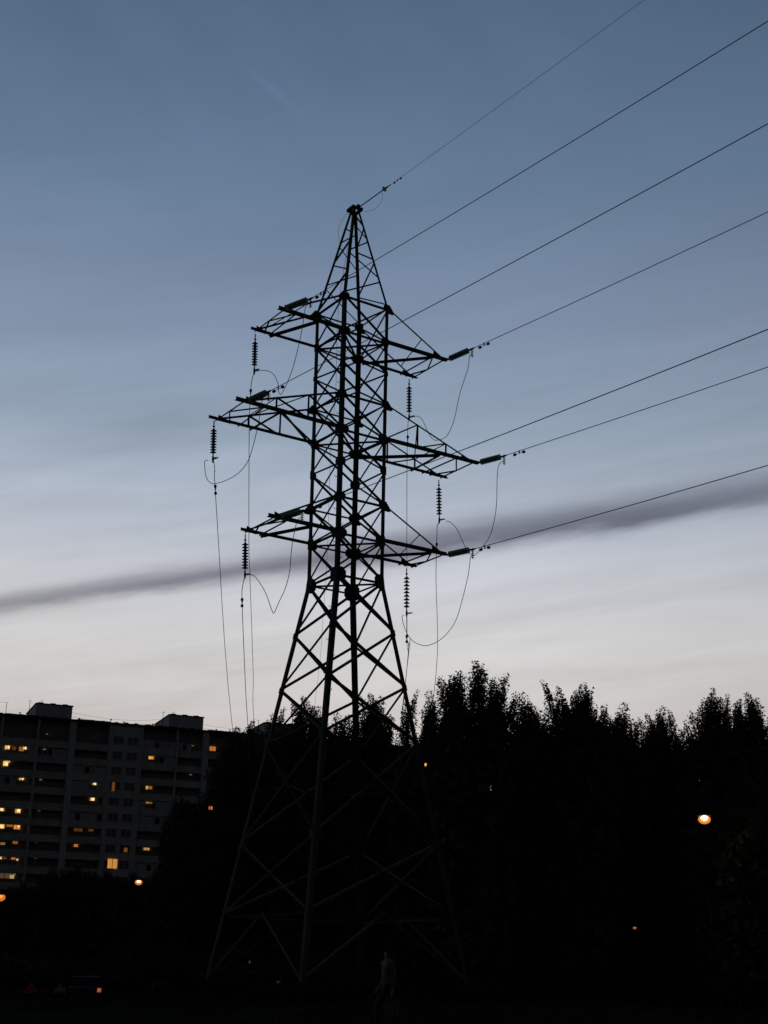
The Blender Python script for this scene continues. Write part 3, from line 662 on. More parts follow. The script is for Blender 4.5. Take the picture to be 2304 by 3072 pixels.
    # lift houses on the roof and their roof furniture
    for (x0, x1) in ((6.05, 12.54), (30.46, 37.0), (48.96, 55.3)):
        p = MB()
        p.quadbox([(x0, 1.0, RZ-.05), (x1, 1.0, RZ-.05), (x1, 12.6, RZ-.05), (x0, 12.6, RZ-.05), (x0, 1.0, RZ+2.45), (x1, 1.0, RZ+2.35), (x1, 12.6, RZ+2.35), (x0, 12.6, RZ+2.45)])
        ph = p.build('lift_house', M_PALE, block)
        p = MB(); p.box(x0-.15, .8, RZ+2.45, x1+.15, 12.8, RZ+2.6)
        for s in range(3): p.box(x0+.3+s*2.2, .75, RZ+2.6, x0+1.2+s*2.2, 1.6, RZ+2.72)
        p.build('coping', M_TAR, ph)
        a = MB(); xa = x0-1.1; a.tube([(xa, 1.4, RZ-.1), (xa, 1.4, RZ+3.1)], .045, 5); a.tube([(xa-.35, 1.4, RZ+2.9), (xa+.35, 1.4, RZ+2.9)], .025, 4); a.build('antenna', M_DARKST, block)
        a = MB(); a.tube([(x0+1.2, 3, RZ+2.6), (x0+1.2, 3, RZ+3.5)], .04, 5); a.tube([(x0+.9, 3, RZ+3.4), (x0+1.6, 3, RZ+3.4)], .02, 4); a.build('antenna', M_DARKST, block)
    a = MB(); a.tube([(1.1, 3, RZ-.1), (1.1, 3, RZ+2.6)], .045, 5); a.tube([(-.4, 3, RZ+2.55), (1.4, 3, RZ+2.55)], .025, 4); a.build('antenna', M_DARKST, block)
    c = MB()
    for (x0, x1, z, s) in ((12.6, 29.4, 2.0, .7), (12.6, 30.5, 1.2, .5), (37, 49, 1.9, .5), (37, 49, 1.1, .35)):
        c.tube([(x0+(x1-x0)*i/12, 4, RZ+z-s*(1-((i-6)/6)**2)) for i in range(13)], .022, 4)
    c.build('roof_cable', M_DARKST, block)
    for i in range(15):
        x = -6+i*4.1+rnd.uniform(-1.2, 1.2)
        if any(a0-1.6 < x < a1+.6 for (a0, a1) in ((6.05, 12.54), (30.46, 37.0), (48.96, 55.3))): continue
        v = MB(); hh = rnd.uniform(.35, .8); v.tube([(x, 1.2, RZ-.05), (x, 1.2, RZ+hh)], rnd.uniform(.06, .16), 7); v.tube([(x, 1.2, RZ+hh+.02), (x, 1.2, RZ+hh+.12)], .22, 7); v.build('vent_pipe', M_TAR, block)
    for (px, py, w, h, c, s, dep) in LIT:
        u, z = on_front(px, py, dep); sc = .062
        p = MB(); hw, hh = w*sc/2, h*sc/2
        p.box(u-hw, dep-.03, z-hh, u+hw, dep, z+hh)
        if w > 14 and h > 10:
            p = MB(); p.box(u-hw, dep-.03, z-hh, u-hw*.06, dep, z+hh); p.box(u+hw*.06, dep-.03, z-hh, u+hw, dep, z+hh)
        p.build('lit_window', lamp_mat(c, min(s, 1.3)*(.8 if s < 2 else 1)), block)
    return LIT
LIT = build_block()

# ------------------------------------------------------------------ trees
def leaf_quads(P, Dn, L, Wd):
    """diamond leaves: centres P, directions Dn, lengths L, widths Wd -> (verts, faces)"""
    n = len(P); rnd = np.random.default_rng(n)
    r = rnd.normal(size=(n, 3)); s = np.cross(Dn, r); s /= np.linalg.norm(s, axis=1)[:, None]+1e-9
    L = L[:, None]; Wd = Wd[:, None]
    V = np.empty((n, 4, 3)); V[:, 0] = P-Dn*L*.5; V[:, 1] = P+s*Wd*.5-Dn*L*.05; V[:, 2] = P+Dn*L*.5; V[:, 3] = P-s*Wd*.5-Dn*L*.05
    return V.reshape(-1, 3)
def quads_mesh(name, V, mat):
    n = len(V)//4; me = bpy.data.meshes.new(name)
    me.vertices.add(n*4); me.vertices.foreach_set('co', V.astype(np.float32).ravel())
    me.loops.add(n*4); me.loops.foreach_set('vertex_index', np.arange(n*4, dtype=np.int32))
    me.polygons.add(n); me.polygons.foreach_set('loop_start', np.arange(0, n*4, 4, dtype=np.int32)); me.polygons.foreach_set('loop_total', np.full(n, 4, dtype=np.int32))
    me.update(calc_edges=True); me.materials.append(mat); return me
def unit(a): return a/(np.linalg.norm(a, axis=1)[:, None]+1e-9)
def plume_leaves(rng, base, tip, r, n, ll):
    t = rng.beta(1.1, 1.0, n)
    ax = tip-base; L = np.linalg.norm(ax)
    prof = 1.2*r*np.clip(1.10-t, .10, 1)**.6*(1+.35*np.sin(t*9+rng.uniform(0, 6))*(t < .9))
    th = rng.uniform(0, 2*np.pi, n); rr = prof*np.sqrt(rng.uniform(.05, 1, n))
    # whorls of twigs: leaves gather on spokes
    k = rng.integers(0, 26, n); tw = (k+.5)/26; t = .55*t+.45*np.clip(tw+rng.normal(0, .02, n), 0, 1); th = th*.3+k*2.4
    bend = np.array([rng.normal(0, .12), rng.normal(0, .12), 0])*L
    C = base+ax*t[:, None]+bend*(t*(1-t))[:, None]*2
    P = C+np.stack([np.cos(th)*rr, np.sin(th)*rr, rr*.35], 1)
    Dn = unit(np.stack([np.cos(th), np.sin(th), rng.normal(-.35, .55, n)], 1)+rng.normal(0, .3, (n, 3)))
    return P, Dn, rng.uniform(.75, 1.3, n)*ll
def tree_template(seed, H, Rb, tips, mat, ll=.138, low=.12):
    """tips: list of (dx, dy, drop below the top, plume length, plume radius)"""
    rng = np.random.default_rng(seed); Ps = []; Ds = []; Ls = []
    for (dx, dy, drop, pl, pr) in tips:
        tip = np.array([dx, dy, H-drop]); base = np.array([dx*.62, dy*.62, H-drop-pl])
        p, d, l = plume_leaves(rng, base, tip, pr, int(400*pl*max(.6, pr/.5)), ll); Ps.append(p); Ds.append(d); Ls.append(l)
    topb = H-min(t[2]+t[3]*.82 for t in tips)
    # side shoots all round the body
    ns = int(60+26*Rb)
    for i in range(ns):
        z = H*(low+rng.uniform(0, 1)**.85*(topb/H-low)); th = rng.uniform(0, 6.283)
        f = min(1, .45+1.6*(1-z/H)**.7)*(1 if z > H*.3 else .75+.8*z/H); R = Rb*f*rng.uniform(.75, 1.08)
        tip = np.array([math.cos(th)*R, math.sin(th)*R, z+rng.uniform(.3, 1.2)]); base = np.array([tip[0]*.45, tip[1]*.45, z-rng.uniform(.6, 1.6)])
        p, d, l = plume_leaves(rng, base, tip, .55, 140, ll*1.1); Ps.append(p); Ds.append(d); Ls.append(l)
    n = int(900+700*Rb)                                # dense inner foliage
    z = H*(low+.02)+rng.uniform(0, 1, n)*(topb-H*(low+.02)); th = rng.uniform(0, 6.283, n); f = np.minimum(1, .35+1.5*(1-z/H)**.7)
    rr = Rb*.8*f*np.sqrt(rng.uniform(0, 1, n)); Ps.append(np.stack([np.cos(th)*rr, np.sin(th)*rr, z], 1)); Ds.append(unit(rng.normal(0, 1, (n, 3)))); Ls.append(rng.uniform(.45, .8, n))
    P = np.concatenate(Ps); Dn = np.concatenate(Ds); L = np.concatenate(Ls)
    crown = quads_mesh('crown', leaf_quads(P, Dn, L, L*np.where(L > .42, .8, .5)), mat)
    m = MB(); r0 = .11+H*.007
    pts = [(0, 0, -.3), (.05, .03, H*.12), (-.08, .06, H*.35), (.06, -.05, H*.6), (tips[0][0]*.7, tips[0][1]*.7, H*.86-tips[0][2])]
    m.tube(pts, [r0*1.25, r0, r0*.8, r0*.55, .02], 8)
    for i, (dx, dy, drop, pl, pr) in enumerate(tips[1:]):
        m.tube([(0, 0, H*.5), (dx*.5, dy*.5, H-drop-pl*1.15), (dx*.97, dy*.97, H-drop-.25)], [r0*.4, r0*.25, .012], 5)
    for i in range(9):
        th = i*2.4; z = H*(.2+.06*i); m.tube([(0, 0, z), (math.cos(th)*Rb*.4, math.sin(th)*Rb*.4, z+.5), (math.cos(th)*Rb*.8, math.sin(th)*Rb*.8, z+1.3)], [r0*.35, r0*.22, .015], 5)
    return crown, m.mesh('trunk', True)
_T = {}
def template(kind):
    if kind in _T: return _T[kind]
    rng = random.Random(hash(kind) % 9973 if False else sum(map(ord, kind)))
    def ring(n, R, drop, pl, pr): return [(R*math.cos(a+i*6.283/n)*rng.uniform(.8, 1.1), R*math.sin(a+i*6.283/n)*rng.uniform(.8, 1.1), drop*rng.uniform(.6, 1.5), pl, pr*rng.uniform(.85, 1.15)) for i in range(n)] if (a := rng.uniform(0, 6)) or True else []
    if kind == 'broad': S = (3, 18., 2.6, [(.2, .1, 0, 3.8, .55)]+ring(4, .9, .5, 3.8, .5)+ring(6, 1.75, 1.15, 3.6, .52)+ring(7, 2.5, 2.5, 3.4, .55), M_LEAF)
    elif kind == 'mid': S = (4, 17., 2.1, [(.1, 0, 0, 3.8, .55)]+ring(4, .66, .4, 3.6, .5)+ring(6, 1.2, 1.5, 3.4, .58), M_LEAF)
    elif kind == 'pair': S = (5, 17., 1.8, [(.42, -.28, 0, 4.2, .46), (-.44, .30, .45, 4.2, .48)]+ring(4, .95, 2.4, 3.4, .55), M_LEAF)
    elif kind == 'slim': S = (6, 15., 1.7, [(0, 0, 0, 4.0, .60)]+ring(3, .5, .9, 3.6, .5)+ring(5, 1.05, 2.6, 3.2, .55), M_LEAF)
    elif kind == 'tuft': S = (7, 16., 1.9, [(0, .1, 0, 3.2, .5)]+ring(4, .7, .55, 3.0, .45)+ring(5, 1.25, 1.5, 3.0, .5), M_LEAF)
    elif kind == 'round': S = (8, 12., 3.4, [(0, 0, 0, 2.6, .7)]+ring(6, 1.4, .7, 2.6, .7)+ring(9, 2.7, 2.0, 2.6, .8), M_LEAF2)
    if kind == 'bush': S = (9, 3.2, 1.7, [(0, 0, 0, 1.6, .6)]+ring(4, .8, .5, 1.6, .6)+ring(6, 1.4, 1.2, 1.4, .6), M_LEAF2, .19, .02)
    _T[kind] = (tree_template(*S), S[1], S[2]); return _T[kind]
def plant_tree(kind, px, py, dist, label, group, wpx=None, rz=0.0, name='poplar_tree', cat='tree', sxy=None):
    (crown, trunk), H, Rb = template(kind)
    top = at(px, py, dist); g = gz(top.x, top.y); s = (top.z-g)/H
    t = thing(name, label, cat, (top.x, top.y, g), rz, group)
    k = sxy if sxy else s
    for nm, me, mt in (('trunk', trunk, M_BARK), ('crown', crown, None)):
        o = link(nm, me, mt, t); o.scale = (k, k, s)
    return t

GR = 'poplars in the row behind the pylon'
ROW = [('broad', 1420, 1977, 72, 'broadest and tallest poplar, right of the pylon, many pointed shoots', .3, 1.0), ('slim', 1559, 2077, 78, 'narrow poplar against the right flank of the tallest one', 1.1, 1.0),
       ('pair', 1646, 2036, 76, 'twin-tipped slim poplar in mid row, sky gap on its left', 2.6, .95), ('mid', 1748, 2049, 75, 'full poplar with a single long spire right of the twin-tipped one', .7, .98),
       ('tuft', 1808, 2132, 82, 'short ragged poplar beside the lower right of the spired one', 1.9, 1.0), ('slim', 1880, 2108, 80, 'column-shaped poplar in the middle of the right-hand row', 4.0, 1.0),
       ('tuft', 1934, 2140, 84, 'small feathery poplar just right of the column-shaped one', 3.0, .85), ('mid', 1989, 2118, 82, 'pointed poplar just left of the sky notch at far right', 5.1, .9),
       ('broad', 2147, 2060, 69, 'leafy poplar just right of the sky notch, above the bright street lamp', 1.4, .8), ('mid', 2243, 2075, 67, 'poplar at right edge with a blunt double head', 2.2, .85), ('tuft', 1603, 2112, 79, 'low poplar filling the dip between the narrow and twin-tipped ones', 1.0, 1.0), ('mid', 1697, 2098, 80, 'poplar filling the dip between the twin-tipped and spired ones', 2.9, .95), ('tuft', 1848, 2150, 80, 'low feathery poplar left of the column-shaped one', 4.6, .9), ('slim', 2046, 2185, 80, 'small poplar standing in the sky notch at far right', .3, 1.0), ('round', 2275, 2318, 60.5, 'low rounded tree lit olive by the brightest street lamp at right', 1.2, .8), ('mid', 2335, 2165, 68, 'rightmost poplar cut by the photo edge', 3.7, .9),
       ('tuft', 765, 2158, 92, 'small twiggy tree tip rising over the tower block roof end', .2, .8), ('pair', 838, 2118, 90, 'sparse twin poplar just inside the left pylon leg', 1.0, .95), ('tuft', 906, 2088, 88, 'tuft-topped poplar between the left and near pylon legs', 2.4, 1.0),
       ('slim', 1005, 2139, 90, 'low poplar between the near and back pylon legs', .9, .95), ('tuft', 1103, 2078, 86, 'rounded feathery poplar right behind the back pylon leg', 3.3, 1.0), ('slim', 1150, 2089, 86, 'pointed poplar seen between back and right pylon legs', 4.4, .9),
       ('pair', 1240, 2072, 80, 'slim poplar just outside the right pylon leg', 5.5, .85), ('slim', 1284, 2070, 79, 'thin poplar spire on the left shoulder of the tallest poplar', 2.0, .8), ('slim', 950, 2120, 91, 'thin poplar partly hidden by the near pylon leg', 0.5, .8)]
for (k, px, py, d, lab, rz, f) in ROW:
    (_, H, Rb) = template(k); s = at(px, py, d).z/H
    plant_tree(k, px, py, d, lab, GR, rz=rz, sxy=f*.5*(1+s))
GL = 'bushy trees in front of the tower block'
LEFT = [('tuft', 718, 2178, 95, 'loose tree tip overlapping the right end of the tower block roof', 1.0), ('mid', 708, 2236, 92, 'dark tree climbing the right end of the tower block', .4), ('mid', 672, 2290, 90, 'dark tree just below right of the orange lit top-floor window', 2.0),
        ('round', 655, 2385, 88, 'rounded tree beside the lone red lit window', .1), ('round', 618, 2480, 87, 'lower rounded tree under the lone red lit window', 1.3), ('round', 505, 2586, 85, 'low bushy tree right of the small left street lamp', 2.7),
        ('round', 396, 2613, 86, 'low bushy tree directly behind the small left street lamp', 3.9), ('round', 318, 2606, 88, 'low bushy tree below the large yellow lit window', 5.0), ('round', 240, 2588, 90, 'low bushy tree left of the large yellow lit window', .8), ('round', 160, 2603, 90, 'low bushy tree under the second lit column of the tower block', 2.2),
        ('round', 68, 2640, 88, 'low bushy tree under the leftmost lit balconies', 4.2), ('round', -30, 2655, 86, 'low bushy tree cut by the left photo edge beside an orange lamp', 5.6)]
for (k, px, py, d, lab, rz) in LEFT:
    plant_tree(k, px, py, d, lab, GL, rz=rz, name='poplar_tree' if k != 'round' else 'maple_tree')
rnd = random.Random(21)
for i in range(28):
    px = 560+i*84+rnd.uniform(-20, 20)
    plant_tree(('mid', 'tuft', 'slim')[i % 3], px, (2370 if i < 22 else 2200)+rnd.uniform(-40, 40), 108+rnd.uniform(-6, 6), 'dark tree standing deep behind the front row of poplars', 'trees of the hidden second row', rz=rnd.uniform(0, 6), name='poplar_tree')
for i in range(36):
    px = -60+i*69+rnd.uniform(-20, 20); d = rnd.uniform(76, 84)
    top = 2935-(rnd.uniform(2.6, 3.6)-1.6)/d*4130+(px-600)*.0167
    plant_tree('bush', px, top, d, 'dark shrub in the undergrowth beneath the trees', 'shrubs under the trees', rz=rnd.uniform(0, 6), name='shrub', cat='shrub', sxy=rnd.uniform(.9, 1.25))

def far_wood():
    rng = np.random.default_rng(5); n = 16000
    az = np.radians(rng.uniform(2, 66, n)); d = rng.uniform(290, 340, n)
    top = 11+2.5*np.sin(az*40)+1.8*np.sin(az*97+1)
    z = rng.uniform(0, 1, n)**.8*top
    P = np.stack([CAM.x+np.sin(az)*d, CAM.y+np.cos(az)*d, z], 1)
    L = rng.uniform(1.2, 2.2, n)
    o = link('far_wood', quads_mesh('far_wood', leaf_quads(P, unit(rng.normal(0, 1, (n, 3))), L, L*.8), M_LEAF2), None)
    tag(o, 'dark far-off wood closing the horizon behind the trees', 'wood', kind='stuff')
far_wood()

# ------------------------------------------------------------------ street lamps
def street_lamp(px, py, dist, label, size, strength, mast=True, col=(1.0, .70, .38), rim=(1.0, .30, .05)):  # rim: colour of the halo glow added round the lens
    p = at(px, py, dist); g = gz(p.x, p.y)
    toc = Vector((CAM.x-p.x, CAM.y-p.y, 0)).normalized(); sd = Vector((-toc.y, toc.x, 0))
    base = p - toc*2.3 + sd*.3
    t = thing('street_lamp', label, 'street lamp', (base.x, base.y, g), group='street lamps among the trees')
    q = p-Vector((base.x, base.y, g)); h = q.z
    m = MB(); m.tube([(0, 0, -.2), (0, 0, .9), (0, 0, 1.0), (0, 0, h-.25)], [.095, .095, .065, .05], 10); m.build('pole', M_POST, t)
    m = MB(); m.tube([Vector((0, 0, h-.3)), Vector((0, 0, h+.12))+q.xy.to_3d()*.15, Vector((0, 0, h+.20))+q.xy.to_3d()*.55, q-toc*.25*size+Vector((0, 0, .14*size))], .03, 7); m.build('arm', M_POST, t)
    hd = bpy.data.meshes.new('lamp_head'); bm = bmesh.new(); bmesh.ops.create_uvsphere(bm, u_segments=20, v_segments=10, radius=1)
    for v in bm.verts:
        if v.co.z < 0: v.co.z *= .15
    bm.to_mesh(hd); bm.free()
    head = link('lamp_head', hd, M_POST, t, q+Vector((0, 0, .115*size))-toc*.12*size); head.scale = (.30*size, .26*size, .13*size); head.rotation_euler[2] = math.atan2(sd.y, sd.x)
    def ell(nm, loc, sc, mat, par):
        me = bpy.data.meshes.new(nm); bm = bmesh.new(); bmesh.ops.create_uvsphere(bm, u_segments=20, v_segments=12, radius=1)
        bm.to_mesh(me); bm.free(); me.polygons.foreach_set('use_smooth', [True]*len(me.polygons))
        o = link(nm, me, mat, par, loc); o.scale = sc; o.rotation_euler[2] = math.atan2(sd.y, sd.x); return o
    ell('halo_glow', q+Vector((0, 0, -.03*size))-toc*.10*size, (.25*size, .09*size, .19*size), lamp_mat(rim, .72), t)  # added glowing shape imitating the orange bloom round the lens, not a lamp part
    ell('lamp_lens', q+toc*.12*size, (.125*size, .09*size, .078*size), lamp_mat(col, strength), t)
    return t
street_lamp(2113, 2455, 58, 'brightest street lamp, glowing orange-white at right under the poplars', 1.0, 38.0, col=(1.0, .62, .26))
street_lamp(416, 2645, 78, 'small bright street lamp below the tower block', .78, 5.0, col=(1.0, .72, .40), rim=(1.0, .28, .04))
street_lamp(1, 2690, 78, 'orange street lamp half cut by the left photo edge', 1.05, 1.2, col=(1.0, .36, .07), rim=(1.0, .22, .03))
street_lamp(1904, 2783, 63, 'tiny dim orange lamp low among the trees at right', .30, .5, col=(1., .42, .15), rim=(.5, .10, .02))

# ------------------------------------------------------------------ people, bench, cars, kiosk
M_SKIN = material('skin', (.32, .21, .16), .7)
M_HAIR = material('dark_hair', (.03, .025, .02), .9)
M_TROU = material('dark_trousers', (.03, .03, .035), .95)
M_SHIRT = material('pale_shirt', (.085, .10, .104), .95, noise=(5., .85, 1.1))
M_RED = material('red_jacket', (.42, .05, .03), .9)
M_TAN = material('ochre_jumper', (.34, .20, .10), .9)
M_WOOD = material('bench_wood', (.09, .06, .04), .9)
M_BAG = material('white_plastic_bag', (.07, .07, .07), .9)
def skin(name, V, E, R, mat, parent, sub=2):
    me = bpy.data.meshes.new(name); me.from_pydata(V, E, []); me.update(); me.materials.append(mat)
    o = bpy.data.objects.new(name, me); COL.objects.link(o)
    if parent: o.parent = parent
    o.modifiers.new('skin', 'SKIN'); s = o.modifiers.new('sub', 'SUBSURF'); s.levels = sub; s.render_levels = sub
    for i, r in enumerate(R):
        sv = me.skin_vertices[0].data[i]; sv.radius = (r, r) if not isinstance(r, tuple) else r
        sv.use_root = (i == 0)
    return o
def figure(label, loc, rz, J, top, legs, sitting=False):
    """J: joints as a dict of points; one skinned body, clothes laid over it"""
    t = thing('person', label, 'person', loc, rz)
    names = ['pelvis', 'waist', 'chest', 'neck', 'chin', 'crown']
    V = [J[n] for n in names]; E = [(i, i+1) for i in range(5)]; R = [(.135, .10), (.12, .09), (.15, .105), .052, .082, .075]
    for s in ('l', 'r'):
        b = len(V)
        V += [J['sh'+s], J['el'+s], J['wr'+s], J['ha'+s]]; E += [(2, b), (b, b+1), (b+1, b+2), (b+2, b+3)]; R += [.062, .045, .030, .036]
        for k in range(4):                             # fingers
            h = Vector(J['ha'+s]); d = (h-Vector(J['wr'+s])).normalized(); o = Vector((.012*(k-1.5), .006, 0))
            c = len(V); V += [tuple(h+o+d*.04), tuple(h+o+d*(.075+.01*(k in (1, 2)))+Vector((0, .012, 0)))]; E += [(b+3, c), (c, c+1)]; R += [.010, .008]
        c = len(V); h = Vector(J['ha'+s]); V += [tuple(h+Vector((0, .04, -.02)))]; E += [(b+3, c)]; R += [.010]
        b = len(V)
        V += [J['hip'+s], J['kn'+s], J['an'+s], J['to'+s]]; E += [(0, b), (b, b+1), (b+1, b+2), (b+2, b+3)]; R += [.088, .060, .042, .036]
    skin('body', V, E, R, M_SKIN, t, 1)
    V = [J['waist'], J['chest'], J['neck']]; E = [(0, 1), (1, 2)]; R = [(.165, .125), (.185, .135), .06]
    V.append(tuple(Vector(J['pelvis'])+Vector((0, 0, .02)))); E.append((0, 3)); R.append((.17, .13))
    for s in ('l', 'r'):
        b = len(V); e = Vector(J['el'+s]); w = Vector(J['wr'+s]); V += [J['sh'+s], J['el'+s], tuple(e.lerp(w, .9))]; E += [(1, b), (b, b+1), (b+1, b+2)]; R += [.082, .062, .05]
    skin('shirt', V, E, R, top, t)
    V = [J['pelvis']]; E = []; R = [(.155, .12)]
    for s in ('l', 'r'):
        b = len(V); V += [J['hip'+s], J['kn'+s], J['an'+s]]; E += [(0, b), (b, b+1), (b+1, b+2)]; R += [.105, .078, .065]
    skin('trousers', V, E, R, legs, t)
    c = Vector(J['crown']); skin('hair', [tuple(c+Vector((0, -.02, -.03))), tuple(c+Vector((0, -.012, .03))), tuple(c+Vector((0, -.05, -.09)))], [(0, 1), (0, 2)], [.092, .07, .07], M_HAIR, t)
    return t
STAND = dict(pelvis=(0, 0, .93), waist=(0, 0, 1.08), chest=(0, .01, 1.32), neck=(0, .01, 1.48), chin=(0, .02, 1.58), crown=(0, .02, 1.67),
             shl=(.19, 0, 1.40), ell=(.25, -.08, 1.12), wrl=(.23, .10, .92), hal=(.225, .14, .85), shr=(-.19, 0, 1.40), elr=(-.235, -.03, 1.10), wrr=(-.23, .0, .85), har=(-.23, .01, .77),
             hipl=(.09, 0, .88), knl=(.10, .20, .50), anl=(.10, .18, .09), tol=(.11, .33, .04), hipr=(-.09, 0, .88), knr=(-.10, -.02, .48), anr=(-.10, -.34, .14), tor=(-.10, -.24, .04))
SIT = dict(pelvis=(0, 0, .52), waist=(0, .0, .66), chest=(0, .03, .92), neck=(0, .04, 1.08), chin=(0, .06, 1.18), crown=(0, .06, 1.27),
           shl=(.19, .02, 1.0), ell=(.24, .08, .74), wrl=(.14, .30, .64), hal=(.11, .36, .62), shr=(-.19, .02, 1.0), elr=(-.25, .06, .74), wrr=(-.16, .28, .64), har=(-.13, .35, .61),
           hipl=(.09, .04, .52), knl=(.12, .46, .52), anl=(.12, .44, .10), tol=(.12, .58, .05), hipr=(-.09, .04, .52), knr=(-.12, .46, .52), anr=(-.12, .50, .10), tor=(-.12, .64, .05))
p = at(1163, 2960, 32); g = gz(p.x, p.y)
az_c = math.atan2(CAM.y-p.y, CAM.x-p.x)-math.pi/2
walker = figure('walking person in a pale shirt below the pylon, mid-stride', (p.x, p.y, g), az_c-1.1, STAND, M_SHIRT, M_TROU)
ca, sa = math.cos(az_c-1.1), math.sin(az_c-1.1)
h = Vector((-.23, .02, .74)); hw = Vector((h.x*ca-h.y*sa, h.x*sa+h.y*ca, h.z))
m = MB()
m.quadbox([(-.13, -.05, -.42), (.15, -.06, -.40), (.14, .07, -.41), (-.14, .06, -.43), (-.17, -.03, -.14), (.17, -.03, -.13), (.16, .03, -.12), (-.16, .03, -.14)])
m.tube([(-.14, 0, -.14), (-.05, 0, -.01), (.0, 0, .01), (.05, 0, -.01), (.14, 0, -.13)], .014, 6)
b = link('carrier_bag', m.mesh('bag'), M_BAG, None, (p.x+hw.x, p.y+hw.y, g+hw.z)); b.rotation_euler[2] = az_c-.3
tag(b, 'pale carrier bag hanging from the walking person\'s hand', 'bag')
pb = at(138, 2990, 70); azb = math.atan2(CAM.y-pb.y, CAM.x-pb.x)-math.pi/2
bt = thing('park_bench', 'dark wooden park bench under the trees at far left', 'bench', (pb.x, pb.y, 0), azb)
m = MB()
for i in range(4): m.box(-1.3, -.18+i*.13, .42, 1.3, -.08+i*.13, .46)
m.build('seat', M_WOOD, bt)
m = MB()
for i in range(3): m.box(-1.3, -.27-.02*i, .55+i*.14, 1.3, -.235-.02*i, .66+i*.14)
m.build('backrest', M_WOOD, bt)
for x in (-1.05, 1.05):
    m = MB(); m.box(x-.03, -.25, -.05, x+.03, -.19, .9); m.box(x-.03, .22, -.05, x+.03, .28, .42); m.box(x-.03, -.19, .36, x+.03, .22, .415); m.build('leg', M_POST, bt)
def bench_pos(x):
    return (pb.x+math.cos(azb)*x, pb.y+math.sin(azb)*x, -.0)
figure('person in a red jacket sitting on the park bench', bench_pos(.72), azb, SIT, M_RED, M_RED)
figure('person in an ochre jumper sitting on the park bench', bench_pos(-.62), azb+.1, SIT, M_TAN, M_TROU)

M_CAR = material('dark_car_paint', (.012, .013, .015), .65, spec=.15)
M_TYRE = material('tyre_rubber', (.012, .012, .012), .9)
def car(px, dist, rz, label, light, col, st):
    q = at(px, 2990, dist); t = thing('parked_car', label, 'car', (q.x, q.y, 0), rz, group='cars parked beneath the trees')
    prof = [(-2.05, .32), (-2.1, .62), (-1.95, .86), (-1.5, .93), (-1.0, 1.38), (.35, 1.42), (1.05, .98), (1.9, .84), (2.08, .60), (2.05, .30)]
    m = MB(); n = len(prof); secs = [(-.84, .97), (-.72, 1.0), (.72, 1.0), (.84, .97)]
    for (y, k) in secs:
        for (x, z) in prof: m.v.append((x*k, y*(1-.16*max(0, z-.9)/.5), z))
    for i in range(3):
        for j in range(n): m.f.append((i*n+j, i*n+(j+1) % n, (i+1)*n+(j+1) % n, (i+1)*n+j))
    m.f.append(tuple(range(n))); m.f.append(tuple(reversed(range(3*n, 4*n)))); m.build('body', M_CAR, t)
    for s in (-1, 1):
        m = MB(); m.quadbox([(-1.25, s*.80, .97), (.8, s*.80, 1.0), (.8, s*.825, 1.0), (-1.25, s*.825, .97), (-.92, s*.715, 1.33), (.28, s*.71, 1.36), (.28, s*.735, 1.36), (-.92, s*.74, 1.33)]); m.build('side_window', M_PANE, t)
        for x in (-1.28, 1.3):
            m = MB(); m.lathe([(.2, -.1), (.30, -.09), (.315, 0), (.30, .09), (.2, .1)], (x, s*.76, .31), (0, 1, 0), 18); w = m.build('wheel', M_TYRE, t)
            m = MB(); m.lathe([(.17, 0), (.18, .02), (.05, .03)], (x, s*.855, .31), (0, s, 0), 12); m.build('rim', M_DARKST, w)
    m = MB(); m.box(2.02, -.68, .6, 2.1, -.42, .74); m.build('headlight', lamp_mat(col, st) if light == 'front' else M_PANE, t)
    m = MB(); m.box(2.02, .42, .6, 2.1, .68, .74); m.build('headlight', M_PANE, t)
    m = MB(); m.box(-2.13, -.74, .66, -2.0, -.55, .86); m.build('tail_light', lamp_mat(col, st) if light == 'rear' else M_PANE, t)
    m = MB(); m.box(-2.13, .55, .66, -2.0, .74, .86); m.build('tail_light', M_PANE, t)
    return t
c1 = car(297, 74, 0.0, 'dark parked car with one red tail light glowing', 'rear', (1.0, .20, .08), .38)
v = at(297, 2971, 74); c1.rotation_euler[2] = math.atan2(-(CAM.y-v.y), -(CAM.x-v.x)); 
c1.location = (v.x-(-2.05*math.cos(c1.rotation_euler[2])+.64*math.sin(c1.rotation_euler[2])), v.y-(-2.05*math.sin(c1.rotation_euler[2])-.64*math.cos(c1.rotation_euler[2])), v.z-.76)
c2 = car(580, 74, 0.0, 'dark parked car with a faint pinkish headlight, left of the pylon foot', 'front', (1.0, .5, .4), .35)
v = at(580, 2973, 74); c2.rotation_euler[2] = math.atan2(CAM.y-v.y, CAM.x-v.x)+.9
a = c2.rotation_euler[2]; c2.location = (v.x-(2.05*math.cos(a)+.55*math.sin(a)), v.y-(2.05*math.sin(a)-.55*math.cos(a)), max(0, gz(v.x, v.y)))

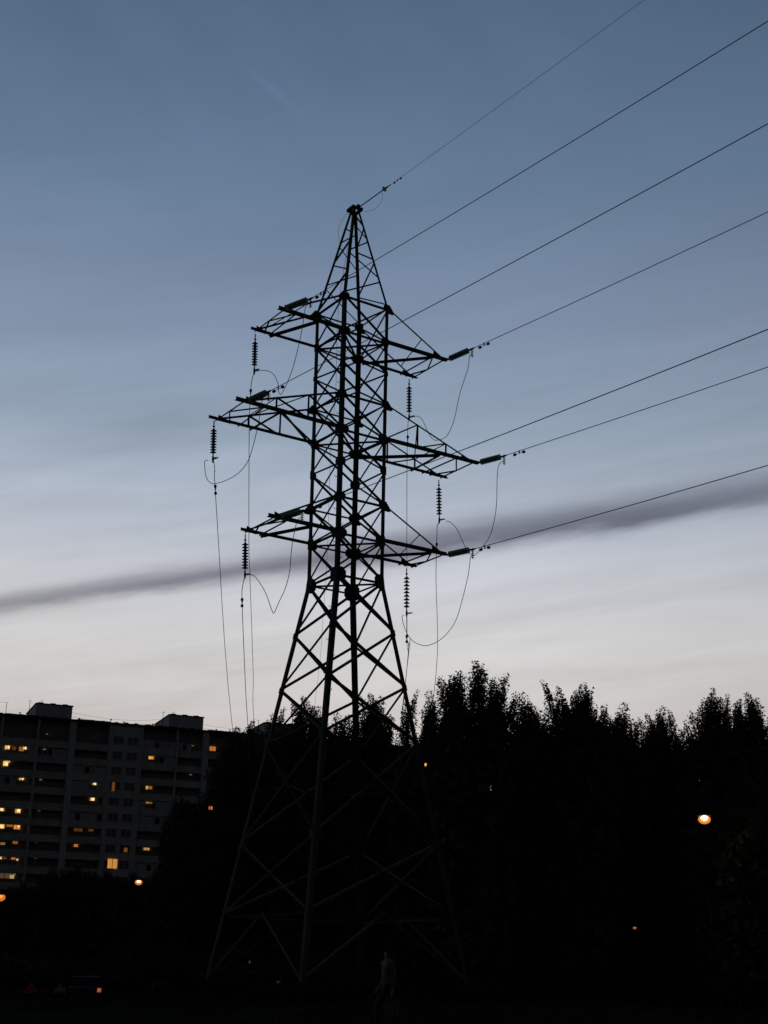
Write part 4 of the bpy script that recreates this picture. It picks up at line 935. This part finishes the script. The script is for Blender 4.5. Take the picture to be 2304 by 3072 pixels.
kp = at(778, 2960, 104); kz = math.atan2(CAM.y-kp.y, CAM.x-kp.x)+math.pi/2
ks = thing('kiosk', 'low dark kiosk with faint amber windows seen between the pylon feet', 'kiosk', (kp.x, kp.y, 0), kz)
m = MB(); m.box(-3, 0, -.1, 3, 4, 3.3); m.build('wall', M_BRICK, ks)
m = MB(); m.box(-3.3, -.4, 3.3, 3.3, 4.3, 3.5); m.build('roof', M_TAR, ks)
kv = Vector((-math.sin(kz), math.cos(kz), 0)); ku = Vector((math.cos(kz), math.sin(kz), 0))
KL = [(731, 2879, 8, 12, (1., .5, .2), .10), (747, 2886, 7, 7, (1., .8, .3), .05), (809, 2940, 15, 15, (1., .32, .08), .09), (826, 2951, 13, 16, (1., .36, .1), .06), (840, 2946, 9, 6, (1., .6, .2), .03)]
for (px, py, w, h, c, s) in KL:
    r = ray(px, py); o = CAM-Vector((kp.x, kp.y, 0)); tt = (-.03-o.dot(kv))/r.dot(kv); q = o+r*tt; u = q.dot(ku); z = q.z; sc = 104/4130/2
    m = MB(); m.box(u-w*sc, -.05, z-h*sc, u+w*sc, -.005, z+h*sc); m.build('lit_window', lamp_mat(c, s), ks)

# the few chinks in the leaves through which those lights are seen
def open_chinks():
    bpy.context.view_layer.update()
    S = [(1278, 2294, 7, 240), (632, 2424, 7, 240), (638, 2246, 16, 240), (1904, 2783, 9, 63), (416, 2645, 26, 78), (1, 2690, 22, 77), (2113, 2455, 30, 58), (337, 2591, 16, 240)] + [(k[0], k[1], 8, 103) for k in KL] + [(297, 2971, 9, 74), (580, 2973, 7, 74)]
    dirs = np.array([ray(s[0], s[1])[:] for s in S]); ang = np.array([s[2]/FPX for s in S]); dist = np.array([s[3] for s in S]); o = np.array(CAM)
    for ob in [q for q in COL.objects if q.type == 'MESH' and q.name.startswith('crown')]:
        me = ob.data; n = len(me.vertices); v = np.empty(n*3, np.float32); me.vertices.foreach_get('co', v); v = v.reshape(-1, 4, 3)
        M = np.array(ob.matrix_world); c = v.mean(1)@M[:3, :3].T+M[:3, 3]-o
        r = np.linalg.norm(c, axis=1); kill = np.zeros(len(c), bool)
        size = np.linalg.norm(v[:, 0]-v[:, 2], axis=1)*.5
        for d, a, D0 in zip(dirs, ang, dist):
            x = np.linalg.norm(c-(c@d)[:, None]*d, axis=1)
            kill |= (r < D0) & (x < a*r+size*.6)
        if kill.any(): ob.data = quads_mesh('crown', v[~kill].reshape(-1, 3), me.materials[0])
open_chinks()
